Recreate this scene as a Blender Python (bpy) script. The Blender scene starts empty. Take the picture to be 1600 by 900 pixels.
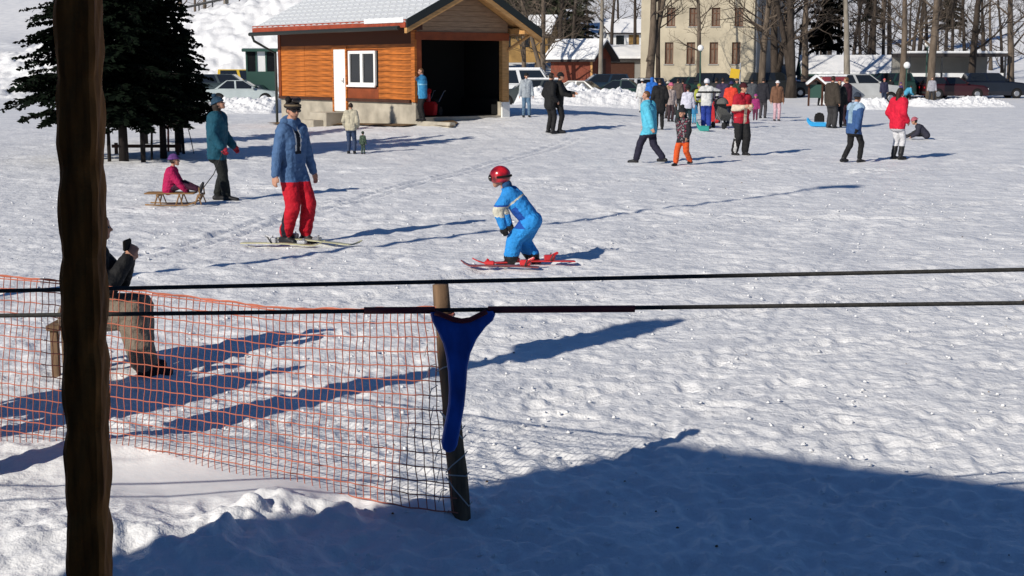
import bpy, bmesh, math, random
import numpy as np
from mathutils import Vector, Matrix, Euler

random.seed(7)
R = math.radians
scene = bpy.context.scene
COL = scene.collection

# ------------------------------------------------------------------ camera
F_PX, CAM_H, PITCH = 2150.0, 2.2, R(9.14)          # focal length in photo pixels (1600 wide)
cam_d = bpy.data.cameras.new('camera'); cam = bpy.data.objects.new('camera', cam_d); COL.objects.link(cam)
cam.location = (0, 0, CAM_H); cam.rotation_euler = (math.pi/2 - PITCH, 0, 0)
cam_d.sensor_width = 36.0; cam_d.lens = F_PX/1600*36
cam_d.clip_start = 0.05; cam_d.clip_end = 6000
scene.camera = cam
scene.render.resolution_x, scene.render.resolution_y = 1024, 576

# ------------------------------------------------------------------ world, sun, exposure
SUN_EL, SUN_AZ = R(28.0), R(42.0)                 # shadows run to +X*sin(az) +Y*cos(az)
w = bpy.data.worlds.new('World'); scene.world = w; w.use_nodes = True
nt = w.node_tree; nt.nodes.clear()
sky = nt.nodes.new('ShaderNodeTexSky'); sky.sky_type = 'NISHITA'; sky.sun_disc = False
sky.sun_elevation = SUN_EL; sky.sun_rotation = SUN_AZ + math.pi
sky.altitude = 900; sky.air_density = 1.0; sky.dust_density = 0.0; sky.ozone_density = 9.0
bg = nt.nodes.new('ShaderNodeBackground'); bg.inputs['Strength'].default_value = 0.068
wo = nt.nodes.new('ShaderNodeOutputWorld')
nt.links.new(sky.outputs[0], bg.inputs[0]); nt.links.new(bg.outputs[0], wo.inputs[0])
sl = bpy.data.lights.new('sun', 'SUN'); sl.energy = 4.6; sl.angle = R(0.5); sl.color = (1.0, 0.935, 0.83)
sun = bpy.data.objects.new('sun', sl); COL.objects.link(sun)
KX, KY = math.sin(SUN_AZ)/math.tan(SUN_EL), math.cos(SUN_AZ)/math.tan(SUN_EL)   # shadow offset per metre of height
sun.rotation_euler = Vector((KX, KY, -1)).to_track_quat('-Z', 'Y').to_euler(); sun.location = (-20, -20, 30)
scene.view_settings.view_transform = 'Standard'; scene.view_settings.look = 'None'
scene.view_settings.exposure = 0.0; scene.view_settings.gamma = 1.0

# ------------------------------------------------------------------ noise
def _h(ix, iy, seed):
    n = (ix.astype(np.int64)*374761393 + iy.astype(np.int64)*668265263 + seed*1442695041) & 0xffffffff
    n = ((n ^ (n >> 13))*1274126177) & 0xffffffff
    n = ((n ^ (n >> 16))*2246822519) & 0xffffffff
    return ((n ^ (n >> 15)) & 0xffffff)/float(0x1000000)
def perlin(x, y, seed=0):
    xi, yi = np.floor(x), np.floor(y); fx, fy = x-xi, y-yi
    u, v = fx*fx*fx*(fx*(fx*6-15)+10), fy*fy*fy*(fy*(fy*6-15)+10)
    def g(ix, iy, dx, dy):
        a = _h(ix, iy, seed)*2*np.pi
        return np.cos(a)*dx + np.sin(a)*dy
    n00, n10 = g(xi, yi, fx, fy), g(xi+1, yi, fx-1, fy)
    n01, n11 = g(xi, yi+1, fx, fy-1), g(xi+1, yi+1, fx-1, fy-1)
    return ((n00*(1-u)+n10*u)*(1-v) + (n01*(1-u)+n11*u)*v)*1.5
def worley(x, y, seed=0):
    xi, yi = np.floor(x), np.floor(y); best = np.full(np.shape(x), 9.0)
    for i in (-1, 0, 1):
        for j in (-1, 0, 1):
            cx, cy = xi+i, yi+j
            dx = cx + _h(cx, cy, seed) - x; dy = cy + _h(cx, cy, seed+17) - y
            best = np.minimum(best, dx*dx+dy*dy)
    return np.sqrt(best)
def ss(a, b, x):
    t = np.clip((x-a)/(b-a), 0, 1); return t*t*(3-2*t)

# ------------------------------------------------------------------ terrain (large shape)
def base(X, Y):
    X = np.asarray(X, float); Y = np.asarray(Y, float)
    h = 0.48*np.exp(-((X-1)/6.5)**2)*ss(38, 48.5, Y)*(1-ss(62, 78, Y))
    h = h + 0.9*ss(92, 135, Y)
    h = h + np.maximum(0, Y-150)*0.105*ss(150, 190, Y)*(1+0.25*perlin(X/45, Y/45, 3)) + 0.5*perlin(X/22, Y/22, 5)*ss(120, 170, Y)
    top = np.clip(6.9 + (X+23.7)*0.24, 3.0, 9.0)
    m = 1-ss(-16, -4, X)
    h = h + m*(ss(93, 113, Y)*top*0.93 + 0.03*np.maximum(0, Y-120))
    h = h + 0.02*perlin(X/2.3, Y/2.3, 8)*ss(4, 8, Y)*(1-ss(80, 120, Y))
    return h
def base1(x, y): return float(base(np.array([x]), np.array([y]))[0])
_FW = Vector((0, math.cos(PITCH), -math.sin(PITCH))); _UP = Vector((0, math.sin(PITCH), math.cos(PITCH)))
def ray(px, py): return _FW + Vector((1, 0, 0))*((px-800)/F_PX) + _UP*((450-py)/F_PX)
def G(px, py):
    """ground point seen at photo pixel"""
    d = ray(px, py); z = 0.0
    for _ in range(30):
        t = (z-CAM_H)/d.z if d.z < -1e-4 else 200
        x, y = d.x*t, d.y*t; z = 0.5*z + 0.5*base1(x, y)
    return Vector((x, y, base1(x, y)))
def at(px, py, Y):
    d = ray(px, py); t = Y/d.y
    return Vector((d.x*t, Y, CAM_H + d.z*t))
def gx(px, Y):
    """ground point on the column of a pixel at a distance"""
    x = (px-800)/F_PX*Y*1.012
    return Vector((x, Y, base1(x, Y)))

# ------------------------------------------------------------------ materials
def mat(name, col, rough=0.7, metal=0.0, noise=None, bump=None, spec=0.3, mix=None, emit=None, coat=0):
    m = bpy.data.materials.new(name); m.use_nodes = True; n = m.node_tree; b = n.nodes['Principled BSDF']
    b.inputs['Base Color'].default_value = (*col, 1); b.inputs['Roughness'].default_value = rough
    b.inputs['Metallic'].default_value = metal; b.inputs['Specular IOR Level'].default_value = spec
    if coat: b.inputs['Coat Weight'].default_value = coat
    tc = n.nodes.new('ShaderNodeTexCoord')
    if noise:                                         # (scale, stretch vec, amount)
        sc, st, am = noise
        mp = n.nodes.new('ShaderNodeMapping'); mp.inputs['Scale'].default_value = st
        n.links.new(tc.outputs['Object'], mp.inputs[0])
        t = n.nodes.new('ShaderNodeTexNoise'); t.inputs['Scale'].default_value = sc; t.inputs['Detail'].default_value = 5
        n.links.new(mp.outputs[0], t.inputs[0])
        cr = n.nodes.new('ShaderNodeMix'); cr.data_type = 'RGBA'
        lo = tuple(c*(1-am) for c in col) if mix is None else mix
        cr.inputs['A'].default_value = (*lo, 1); cr.inputs['B'].default_value = (*[min(1, c*(1+am*0.6)) for c in col], 1)
        rm = n.nodes.new('ShaderNodeMapRange'); rm.inputs['From Min'].default_value = 0.32; rm.inputs['From Max'].default_value = 0.68
        n.links.new(t.outputs[0], rm.inputs[0]); n.links.new(rm.outputs[0], cr.inputs['Factor'])
        n.links.new(cr.outputs['Result'], b.inputs['Base Color'])
    if bump:                                          # (scale, distance)
        t2 = n.nodes.new('ShaderNodeTexNoise'); t2.inputs['Scale'].default_value = bump[0]; t2.inputs['Detail'].default_value = 4
        n.links.new(tc.outputs['Object'], t2.inputs[0])
        bp = n.nodes.new('ShaderNodeBump'); bp.inputs['Distance'].default_value = bump[1]; bp.inputs['Strength'].default_value = 0.8
        n.links.new(t2.outputs[0], bp.inputs['Height']); n.links.new(bp.outputs[0], b.inputs['Normal'])
    return m
_cl = {}
def cloth(col, shiny=0.0):
    k = (tuple(round(c, 3) for c in col), shiny)
    if k not in _cl:
        _cl[k] = mat('cloth', col, rough=0.85-0.35*shiny, noise=(9, (1, 1, 1), 0.18), bump=(14, 0.035), spec=0.25)
    return _cl[k]
def snow_mat():
    m = bpy.data.materials.new('snow'); m.use_nodes = True; n = m.node_tree; b = n.nodes['Principled BSDF']
    b.inputs['Roughness'].default_value = 0.55; b.inputs['Specular IOR Level'].default_value = 0.35
    tc = n.nodes.new('ShaderNodeTexCoord')
    def noise(sc, det, ro=0.6):
        t = n.nodes.new('ShaderNodeTexNoise'); t.inputs['Scale'].default_value = sc; t.inputs['Detail'].default_value = det
        t.inputs['Roughness'].default_value = ro; n.links.new(tc.outputs['Object'], t.inputs[0]); return t
    a = noise(0.9, 6); c = n.nodes.new('ShaderNodeValToRGB')
    c.color_ramp.elements[0].position = 0.33; c.color_ramp.elements[0].color = (0.73, 0.735, 0.75, 1)
    c.color_ramp.elements[1].position = 0.62; c.color_ramp.elements[1].color = (0.87, 0.865, 0.86, 1)
    n.links.new(a.outputs[0], c.inputs[0]); n.links.new(c.outputs[0], b.inputs['Base Color'])
    s1 = noise(6.5, 4, 0.62); s2 = noise(38, 2)
    b1 = n.nodes.new('ShaderNodeBump'); b1.inputs['Distance'].default_value = 0.050; b1.inputs['Strength'].default_value = 0.75
    b2 = n.nodes.new('ShaderNodeBump'); b2.inputs['Distance'].default_value = 0.005; b2.inputs['Strength'].default_value = 0.6
    at_ = n.nodes.new('ShaderNodeAttribute'); at_.attribute_name = 'groomed'      # smooth, cleared snow has less relief
    for b_, s_ in ((b1, .72), (b2, .6)):
        q = n.nodes.new('ShaderNodeMath'); q.operation = 'MULTIPLY_ADD'; q.inputs[1].default_value = -.85*s_; q.inputs[2].default_value = s_
        n.links.new(at_.outputs['Fac'], q.inputs[0]); n.links.new(q.outputs[0], b_.inputs['Strength'])
    n.links.new(s1.outputs[0], b1.inputs['Height']); n.links.new(s2.outputs[0], b2.inputs['Height'])
    n.links.new(b1.outputs[0], b2.inputs['Normal']); n.links.new(b2.outputs[0], b.inputs['Normal'])
    return m
M = dict(
    snow=snow_mat(),
    plank=mat('orange_pine', (0.42, 0.125, 0.02), 0.6, noise=(2.2, (1, 0.6, 7), 0.5), bump=(30, 0.004)),
    trim=mat('red_brown_trim', (0.22, 0.05, 0.014), 0.6, noise=(3, (1, 1, 1), 0.25)),
    gable=mat('grey_pine', (0.30, 0.20, 0.125), 0.75, noise=(2.5, (1, 1, 8), 0.25)),
    lightwood=mat('pale_pine', (0.50, 0.27, 0.10), 0.65, noise=(3, (1, 1, 6), 0.25)),
    darkwood=mat('dark_stained_wood', (0.06, 0.022, 0.012), 0.7, noise=(4, (1, 1, 5), 0.3)),
    concrete=mat('concrete', (0.40, 0.36, 0.29), 0.9, noise=(1.8, (1, 1, 1), 0.3), bump=(25, 0.006)),
    white=mat('white_paint', (0.78, 0.78, 0.76), 0.45, noise=(2, (1, 1, 1), 0.06)),
    glass=mat('dark_glass', (0.012, 0.014, 0.016), 0.06, spec=0.6),
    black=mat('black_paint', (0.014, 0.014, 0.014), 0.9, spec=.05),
    verge=mat('dark_metal_trim', (0.02, 0.024, 0.022), 0.5),
    tile=mat('snowy_tile', (0.60, 0.62, 0.64), 0.7, noise=(6, (1, 1, 1), 0.12), bump=(20, 0.01)),
    redroof=mat('red_tile_edge', (0.30, 0.055, 0.025), 0.7, noise=(5, (1, 1, 1), 0.25)),
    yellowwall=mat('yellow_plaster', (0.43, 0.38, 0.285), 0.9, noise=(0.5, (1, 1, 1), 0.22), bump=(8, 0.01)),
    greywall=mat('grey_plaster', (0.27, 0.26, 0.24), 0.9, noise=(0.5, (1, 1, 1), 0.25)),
    brownframe=mat('brown_window_frame', (0.12, 0.05, 0.025), 0.6),
    curtain=mat('curtained_glass', (0.16, 0.11, 0.075), 0.25, noise=(3, (3, 3, 0.4), 0.5), spec=0.5),
    shedred=mat('shed_red_brown', (0.17, 0.04, 0.02), 0.7, noise=(3, (6, 6, 1), 0.3)),
    bark=mat('bark', (0.13, 0.10, 0.075), 0.95, noise=(5, (1, 1, 0.25), 0.45), bump=(18, 0.03)),
    barkpale=mat('pale_bark', (0.24, 0.21, 0.17), 0.95, noise=(4, (1, 1, 0.3), 0.4), bump=(15, 0.03)),
    barkdark=mat('dark_bark', (0.055, 0.042, 0.033), 0.95, noise=(5, (1, 1, 0.3), 0.4), bump=(18, 0.03)),
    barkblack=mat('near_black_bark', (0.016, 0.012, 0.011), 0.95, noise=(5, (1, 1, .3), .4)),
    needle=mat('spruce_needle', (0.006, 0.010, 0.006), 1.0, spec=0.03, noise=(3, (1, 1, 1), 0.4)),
    needle2=mat('pine_needle', (0.045, 0.055, 0.028), 0.8, noise=(2, (1, 1, 1), 0.4)),
    rubber=mat('tyre_rubber', (0.015, 0.015, 0.016), 0.8),
    steel=mat('steel', (0.42, 0.42, 0.43), 0.4, metal=0.8),
    darksteel=mat('dark_steel', (0.06, 0.062, 0.065), 0.5, metal=0.5),
    post=mat('carved_brown_wood', (0.34, 0.125, 0.03), 0.75, noise=(22, (3, 3, 0.25), 0.55), bump=(40, 0.003), spec=0.12),
    oldwood=mat('weathered_post_wood', (0.17, 0.105, 0.06), 0.85, noise=(8, (4, 4, 0.5), 0.45), bump=(30, 0.006)),
    orange=mat('orange_plastic_net', (0.50, 0.15, 0.09), 0.5, noise=(4, (1, 1, 1), 0.2)),
    ropem=mat('grey_rope', (0.035, 0.034, 0.032), 0.8, noise=(60, (1, 1, 1), 0.4), bump=(120, 0.002)),
    sleeve=mat('maroon_sleeve', (0.16, 0.02, 0.022), 0.5),
    blueplastic=mat('blue_plastic', (0.016, 0.10, 0.46), 0.4, spec=0.5, noise=(14, (1, 1, .5), 0.4), bump=(40, .002)),
    twine=mat('white_twine', (0.45, 0.42, 0.38), 0.8),
    sledwood=mat('sled_wood', (0.25, 0.14, 0.06), 0.55, noise=(9, (1, 5, 5), 0.25)),
    skin=mat('skin', (0.46, 0.24, 0.16), 0.55, noise=(12, (1, 1, 1), 0.1)),
    hair=mat('dark_hair', (0.025, 0.016, 0.011), 0.6), hairbrown=mat('brown_hair', (0.11, 0.055, 0.025), 0.6),
    bootblack=mat('black_boot', (0.014, 0.014, 0.016), 0.5), lens=mat('goggle_lens', (0.02, 0.015, 0.012), 0.1, spec=0.6),
    redplastic=mat('red_plastic', (0.55, 0.02, 0.025), 0.3, spec=0.5, coat=0.3),
    dirt=mat('bare_earth', (0.16, 0.10, 0.05), 0.95, noise=(4, (1, 1, 1), 0.5), bump=(12, 0.05)),
    yellowp=mat('yellow_paint', (0.62, 0.40, 0.03), 0.5), greenp=mat('dark_green_paint', (0.03, 0.075, 0.06), 0.6),
    globe=mat('lamp_globe', (0.80, 0.80, 0.78), 0.2), roofdark=mat('dark_roof', (0.035, 0.03, 0.03), 0.8),
    ochre=mat('ochre_wall', (0.28, 0.17, 0.06), 0.9, noise=(1, (1, 1, 1), 0.3)),
)

# ------------------------------------------------------------------ mesh helpers
def tag(o, label=None, cat=None, group=None, kind=None):
    if label: o['label'] = label
    if cat: o['category'] = cat
    if group: o['group'] = group
    if kind: o['kind'] = kind
    return o
def empty(name, loc=(0, 0, 0), rz=0.0, label=None, cat=None, group=None):
    o = bpy.data.objects.new(name, None); COL.objects.link(o); o.location = loc; o.rotation_euler = (0, 0, rz)
    o.empty_display_size = 0.1
    return tag(o, label, cat, group)
def link(name, me, parent=None, loc=(0, 0, 0)):
    o = bpy.data.objects.new(name, me); COL.objects.link(o); o.location = loc
    if parent: o.parent = parent
    return o
class MB:
    def __init__(s): s.v = []; s.f = []; s.m = []
    def add(s, vs, fs, mi=0):
        k = len(s.v); s.v += [tuple(v) for v in vs]; s.f += [tuple(i+k for i in f) for f in fs]; s.m += [mi]*len(fs); return s
    def box(s, c, d, mi=0, rot=None):
        c = Vector(c); hx, hy, hz = d[0]/2, d[1]/2, d[2]/2
        vs = [Vector((x, y, z)) for z in (-hz, hz) for x, y in ((-hx, -hy), (hx, -hy), (hx, hy), (-hx, hy))]
        if rot is not None: vs = [rot @ v for v in vs]
        return s.add([c+v for v in vs], [(3, 2, 1, 0), (4, 5, 6, 7), (0, 1, 5, 4), (1, 2, 6, 5), (2, 3, 7, 6), (3, 0, 4, 7)], mi)
    def bb(s, a, b, mi=0):
        return s.box([(a[i]+b[i])/2 for i in range(3)], [abs(b[i]-a[i]) for i in range(3)], mi)
    def tube(s, pts, rs, n=8, mi=0, caps=True, sx=1.0):
        pts = [Vector(p) for p in pts]
        if not isinstance(rs, (list, tuple)): rs = [rs]*len(pts)
        rings = []; up = None
        for i, p in enumerate(pts):
            d = (pts[min(i+1, len(pts)-1)]-pts[max(i-1, 0)])
            d = d.normalized() if d.length > 1e-9 else Vector((0, 0, 1))
            if up is None: up = Vector((0, 0, 1)) if abs(d.z) < 0.9 else Vector((1, 0, 0))
            a = up.cross(d); a = a.normalized() if a.length > 1e-6 else d.orthogonal().normalized()
            b = d.cross(a); up = b
            rings.append([p + (a*math.cos(2*math.pi*k/n)*sx + b*math.sin(2*math.pi*k/n))*rs[i] for k in range(n)])
        vs = [v for r in rings for v in r]; fs = []
        for i in range(len(rings)-1):
            for k in range(n):
                fs.append((i*n+k, i*n+(k+1) % n, (i+1)*n+(k+1) % n, (i+1)*n+k))
        if caps: fs.append(tuple(range(n-1, -1, -1))); fs.append(tuple((len(rings)-1)*n+k for k in range(n)))
        return s.add(vs, fs, mi)
    def ell(s, c, r, mi=0, n=12, m=8, rot=None, zmin=-1.0):
        c = Vector(c); vs = []; fs = []
        lat0 = math.asin(max(-1, zmin))
        for i in range(m+1):
            la = lat0 + (math.pi/2-lat0)*i/m
            for k in range(n):
                lo = 2*math.pi*k/n
                v = Vector((r[0]*math.cos(la)*math.cos(lo), r[1]*math.cos(la)*math.sin(lo), r[2]*math.sin(la)))
                vs.append(c + (rot @ v if rot is not None else v))
        for i in range(m):
            for k in range(n): fs.append((i*n+k, i*n+(k+1) % n, (i+1)*n+(k+1) % n, (i+1)*n+k))
        fs.append(tuple(range(n-1, -1, -1)))
        return s.add(vs, fs, mi)
    def prism(s, poly, a, b, axis='y', mi=0):
        """2-D outline extruded along an axis; outline coords are the other two axes in order"""
        n = len(poly)
        def mk(p, t): return {'y': (p[0], t, p[1]), 'x': (t, p[0], p[1]), 'z': (p[0], p[1], t)}[axis]
        vs = [mk(p, a) for p in poly] + [mk(p, b) for p in poly]
        fs = [tuple(range(n)), tuple(range(2*n-1, n-1, -1))] + [(i, i+n, (i+1) % n+n, (i+1) % n) for i in range(n)]
        return s.add(vs, fs, mi)
    def mesh(s, name, mats, smooth=False, bevel=0):
        me = bpy.data.meshes.new(name); me.from_pydata(s.v, [], s.f)
        for m in (mats if isinstance(mats, (list, tuple)) else [mats]): me.materials.append(M[m] if isinstance(m, str) else m)
        me.polygons.foreach_set('material_index', s.m)
        bm = bmesh.new(); bm.from_mesh(me)
        bmesh.ops.recalc_face_normals(bm, faces=bm.faces)
        if bevel: bmesh.ops.bevel(bm, geom=[e for e in bm.edges if len(e.link_faces) == 2 and e.calc_face_angle(0) > 0.6], offset=bevel, segments=2, affect='EDGES', clamp_overlap=True)
        bm.to_mesh(me); bm.free()
        if smooth: me.polygons.foreach_set('use_smooth', [True]*len(me.polygons))
        me.update(); return me
    def build(s, name, mats, parent=None, smooth=False, bevel=0, loc=(0, 0, 0)):
        return link(name, s.mesh(name, mats, smooth, bevel), parent, loc)
def part(name, mats, parent, *boxes, bevel=0):
    m = MB()
    for a, b in boxes: m.bb(a, b)
    return m.build(name, mats, parent, bevel=bevel)

# ================================================================== SNOW GROUND
def make_ground():
    A = np.concatenate([np.linspace(-180, -60, 40, endpoint=False), np.linspace(-60, -25, 70, endpoint=False),
                        np.linspace(-25, 25, 420, endpoint=False), np.linspace(25, 60, 70, endpoint=False), np.linspace(60, 180, 41)])
    r1 = np.geomspace(0.4, 4.6, 40, endpoint=False); r2 = np.geomspace(4.6, 60, 610, endpoint=False)
    r3 = np.concatenate([np.geomspace(60, 90, 50, endpoint=False), np.linspace(90, 125, 120, endpoint=False), np.geomspace(125, 170, 40, endpoint=False)]); r4 = np.geomspace(170, 2500, 60)
    r = np.concatenate([r1, r2, r3, r4])
    AA, RR = np.meshgrid(np.radians(A), r)
    X, Y = RR*np.sin(AA), RR*np.cos(AA)
    H = base(X, Y)
    dens = (np.abs(AA) < R(26))
    fade = lambda s0: 1-ss(0.25*s0, 0.7*s0, RR*0.0035)            # drop octaves finer than the mesh
    # groomed, smooth strip beyond the fence foot on the near left, and calmer snow close to the house
    smooth = np.clip(1.6*np.exp(-(((X+1.6)/0.8)**2 + ((Y-7.0+.30*(X+1.6))/0.36)**2)), 0, 1)
    calm = 1 - 0.72*np.clip(smooth, 0, 1)
    patch = 0.62 + 0.6*ss(-0.25, 0.45, perlin(X/1.7, Y/2.6, 21)) 
    a = calm*patch
    far = 1-ss(70, 130, RR)
    H = H + a*far*(0.012*perlin(X/0.85, Y/0.85, 11)*fade(0.75) + 0.009*perlin(X/0.27, Y/0.27, 12)*fade(0.27))
    wl = worley(X/0.17, Y/0.17, 13)
    H = H + a*far*fade(0.16)*0.011*(0.5-wl)*ss(-0.1, 0.35, perlin(X/0.9, Y/0.9, 31))
    H = H + a*far*fade(0.09)*0.008*perlin(X/0.085, Y/0.085, 14)
    # coarse chopped look at distance
    H = H + ss(9, 16, RR)*far*a*(0.026*perlin(X/0.55, Y/0.42, 15)+0.016*perlin(X/0.3, Y/0.25, 16))*fade(0.6)
    # thrown-up chunks along the edge of the cleared strip (near left)
    path = [G(120, 850), G(190, 862), G(260, 868), G(330, 862), G(400, 830), G(450, 806), G(500, 812), G(540, 822)]
    D = np.full(X.shape, 9.0); near = (RR < 9) & (RR > 4.5)
    xs, ys = X[near], Y[near]; d = np.full(xs.shape, 9.0)
    for p, q in zip(path[:-1], path[1:]):
        vx, vy = q.x-p.x, q.y-p.y; L2 = vx*vx+vy*vy
        t = np.clip(((xs-p.x)*vx+(ys-p.y)*vy)/L2, 0, 1)
        d = np.minimum(d, np.hypot(xs-p.x-t*vx, ys-p.y-t*vy))
    ridge = np.exp(-(d/0.17)**2)
    lump = np.clip(0.85-worley(xs/0.21, ys/0.21, 41)*1.25, 0, 1)
    add = ridge*(0.015 + 0.10*lump*ss(-0.35, 0.25, perlin(xs/0.4, ys/0.4, 42))) + ridge*0.03*perlin(xs/0.07, ys/0.07, 43)
    H[near] += add + 0.085*np.exp(-(d/0.6)**2)*(1-ss(-1.25, -.7, xs))
    # a low bank that carries the fence on the near left
    H[near] += 0.10*np.exp(-(((xs+2.1)/0.9)**2 + ((ys-7.62)/0.35)**2))
    # boot prints
    rng = np.random.default_rng(5); la = np.radians(A)
    for i in range(2600):
        rr = 5.2*math.exp(rng.random()*1.5); aa = R(rng.uniform(-23, 23)); th = rng.uniform(0, 6.28)
        i0, i1 = np.searchsorted(r, rr-0.25), np.searchsorted(r, rr+0.25)
        j0, j1 = np.searchsorted(la, aa-0.25/rr), np.searchsorted(la, aa+0.25/rr)
        cx, cy = rr*math.sin(aa), rr*math.cos(aa)
        if math.hypot(cx+1.55, (cy-7.0)*1.6) < 0.8: continue
        x, y = X[i0:i1, j0:j1]-cx, Y[i0:i1, j0:j1]-cy
        u, v = (x*math.cos(th)+y*math.sin(th))/0.15, (-x*math.sin(th)+y*math.cos(th))/0.06
        q = u*u+v*v
        H[i0:i1, j0:j1] += rng.uniform(0.4, 1.0)*(-0.014*np.exp(-q*q) + 0.005*np.exp(-((np.sqrt(q)-1.45)/0.3)**2))
    # faint ski and sled tracks
    tr_m = (RR > 7) & (RR < 46) & dens; tx, ty = X[tr_m], Y[tr_m]; acc = np.zeros(tx.shape)
    for pts, gap, dep in ((((520, 560), (900, 520), (1300, 470), (1600, 440)), .16, .016), (((760, 640), (1100, 560), (1590, 520)), .34, .012), (((180, 330), (480, 345), (900, 330), (1500, 345)), .16, .02),
                          (((300, 290), (700, 300), (1100, 275), (1590, 262)), .3, .022), (((960, 690), (1200, 520), (1330, 380), (1390, 300)), .15, .006), (((560, 470), (860, 400), (1200, 340), (1590, 315)), .14, .016), (((230, 400), (600, 300), (800, 250), (900, 215)), .3, .02)):
        P_ = [G(*q) for q in pts]; dd = np.full(tx.shape, 9.0)
        for p, q in zip(P_[:-1], P_[1:]):
            vx, vy = q.x-p.x, q.y-p.y; t = np.clip(((tx-p.x)*vx+(ty-p.y)*vy)/(vx*vx+vy*vy), 0, 1)
            dd = np.minimum(dd, np.hypot(tx-p.x-t*vx+.05*np.sin(ty), ty-p.y-t*vy))
        e_ = np.abs(dd-gap/2)/(.035+.0012*np.hypot(tx, ty)); acc += 1.5*dep*(-np.exp(-e_**2)+.45*np.exp(-(e_-2)**2))
    H[tr_m] += acc
    # ploughed-up, lumpy bank behind the car park
    bm_ = ss(91, 96, Y)*(1-ss(112, 118, Y))*(1-ss(-16, -4, X))
    H += bm_*(0.26*perlin(X/1.1, Y/1.1, 91) + 0.30*np.clip(0.6-worley(X/1.3, Y/1.3, 92), 0, 1) + 0.20*perlin(X/0.5, Y/0.6, 93))
    H += ss(118, 126, Y)*(1-ss(150, 170, Y))*0.25*perlin(X/2.5, Y/4, 94)
    nr, na = X.shape
    vs = np.stack([X, Y, H], -1).reshape(-1, 3)
    idx = np.arange(nr*na).reshape(nr, na)
    f = np.stack([idx[:-1, :-1], idx[:-1, 1:], idx[1:, 1:], idx[1:, :-1]], -1).reshape(-1, 4)[:, ::-1]
    me = bpy.data.meshes.new('snow_field')
    me.vertices.add(len(vs)); me.vertices.foreach_set('co', vs.ravel())
    me.loops.add(f.size); me.loops.foreach_set('vertex_index', f.ravel().astype(np.int32))
    me.polygons.add(len(f)); me.polygons.foreach_set('loop_start', np.arange(0, f.size, 4, dtype=np.int32))
    me.polygons.foreach_set('loop_total', np.full(len(f), 4, dtype=np.int32))
    me.materials.append(M['snow']); me.update(calc_edges=True); me.validate()
    me.polygons.foreach_set('use_smooth', np.ones(len(f), dtype=bool))
    ga = me.attributes.new('groomed', 'FLOAT', 'POINT'); ga.data.foreach_set('value', np.clip(smooth, 0, 1).ravel().astype(np.float32))
    o = link('snow_field', me); tag(o, 'trampled white snow covering the slope', None, None, 'structure')
    if o.data.polygons[len(f)//2].normal.z < 0: o.data.flip_normals()
make_ground()

def clods():
    rng = np.random.default_rng(9); 
    for nm, N, mm, sz, lab in (('snow_clods', 1100, 'snow', (.006, .014), 'small broken clods of snow strewn over the slope'), ('dirt_specks', 60, 'dirt', (.004, .008), 'dark specks of dirt and twigs lying on the snow')):
        v, f = [], []
        for i in range(N):
            rr = 5.6*math.exp(rng.random()*1.6); aa = R(rng.uniform(-23, 23)); x, y = rr*math.sin(aa), rr*math.cos(aa)
            if math.hypot(x+1.55, (y-7.0)*1.6) < .7: continue
            s = rng.uniform(*sz)*(1+.03*rr); z = base1(x, y)+.25*s+.006; k = len(v)
            for a in range(5): v.append((x+s*math.cos(a*1.257)*rng.uniform(.7, 1.3), y+s*math.sin(a*1.257)*rng.uniform(.7, 1.3), z-s*.5))
            for a in range(4): v.append((x+.6*s*math.cos(a*1.57+.4)*rng.uniform(.6, 1.3), y+.6*s*math.sin(a*1.57+.4)*rng.uniform(.6, 1.3), z+s*rng.uniform(.05, .4)))
            f += [(k, k+1, k+5), (k+1, k+6, k+5), (k+1, k+2, k+6), (k+2, k+7, k+6), (k+2, k+3, k+7), (k+3, k+8, k+7), (k+3, k+4, k+8), (k+4, k+5, k+8), (k+4, k, k+5), (k+5, k+6, k+7, k+8)]
        o = MB().add(v, f).build(nm, mm, smooth=(nm == 'snow_clods')); tag(o, lab, None, None, 'stuff')
clods()

def snow_bank(x0, x1, Y0, depth, hgt, seed, label):
    """ploughed chunky snow ridge between two pixel columns"""
    a, b = gx(x0, Y0), gx(x1, Y0); L = (b-a).length
    n, m = int(L/0.08)+2, 64
    U, V = np.meshgrid(np.linspace(0, 1, n), np.linspace(0, 1, m), indexing='ij')
    X = a.x+(b.x-a.x)*U; Y = Y0-depth/2+depth*V
    prof = np.sin(np.pi*V)**0.8*np.clip(np.sin(np.pi*U)*4, 0, 1)
    Z = base(X, Y)-0.06 + hgt*prof*(0.66+0.34*perlin(X/1.9, Y/1.9, seed)+0.34*np.clip(0.65-worley(X/0.62, Y/0.62, seed+1), 0, 1)) + prof*(0.11*perlin(X/0.34, Y/0.34, seed+2)+0.06*perlin(X/0.13, Y/0.13, seed+3))
    vs = np.stack([X, Y, Z], -1).reshape(-1, 3).tolist(); fs = []
    for i in range(n-1):
        for j in range(m-1): fs.append((i*m+j, (i+1)*m+j, (i+1)*m+j+1, i*m+j+1))
    o = MB().add(vs, fs).build('snow_bank', 'snow'); tag(o, label, 'snow bank', 'ploughed snow banks')
    return o
snow_bank(800, 1018, 68, 8, 1.15, 51, 'long chunky ploughed snow bank in front of the dark parked cars')
snow_bank(352, 452, 68, 6, .80, 61, 'ploughed snow heap in front of the silver car')
snow_bank(1328, 1372, 74, 4, 0.65, 71, 'small snow heap by the wheel of the silver car on the right')
snow_bank(1408, 1560, 78, 4.5, .62, 81, 'snow heap behind the grey jacketed man at the right edge')

# ================================================================== ORANGE TIMBER HUT
HC = Vector((-3.2, 46.0, 0)); hut = empty('timber_hut', HC, math.atan2(.63, .78), 'orange timber hut with snowy tiled roof and an open dark garage', 'hut')
HW, HL = 3.96, 9.0
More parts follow.
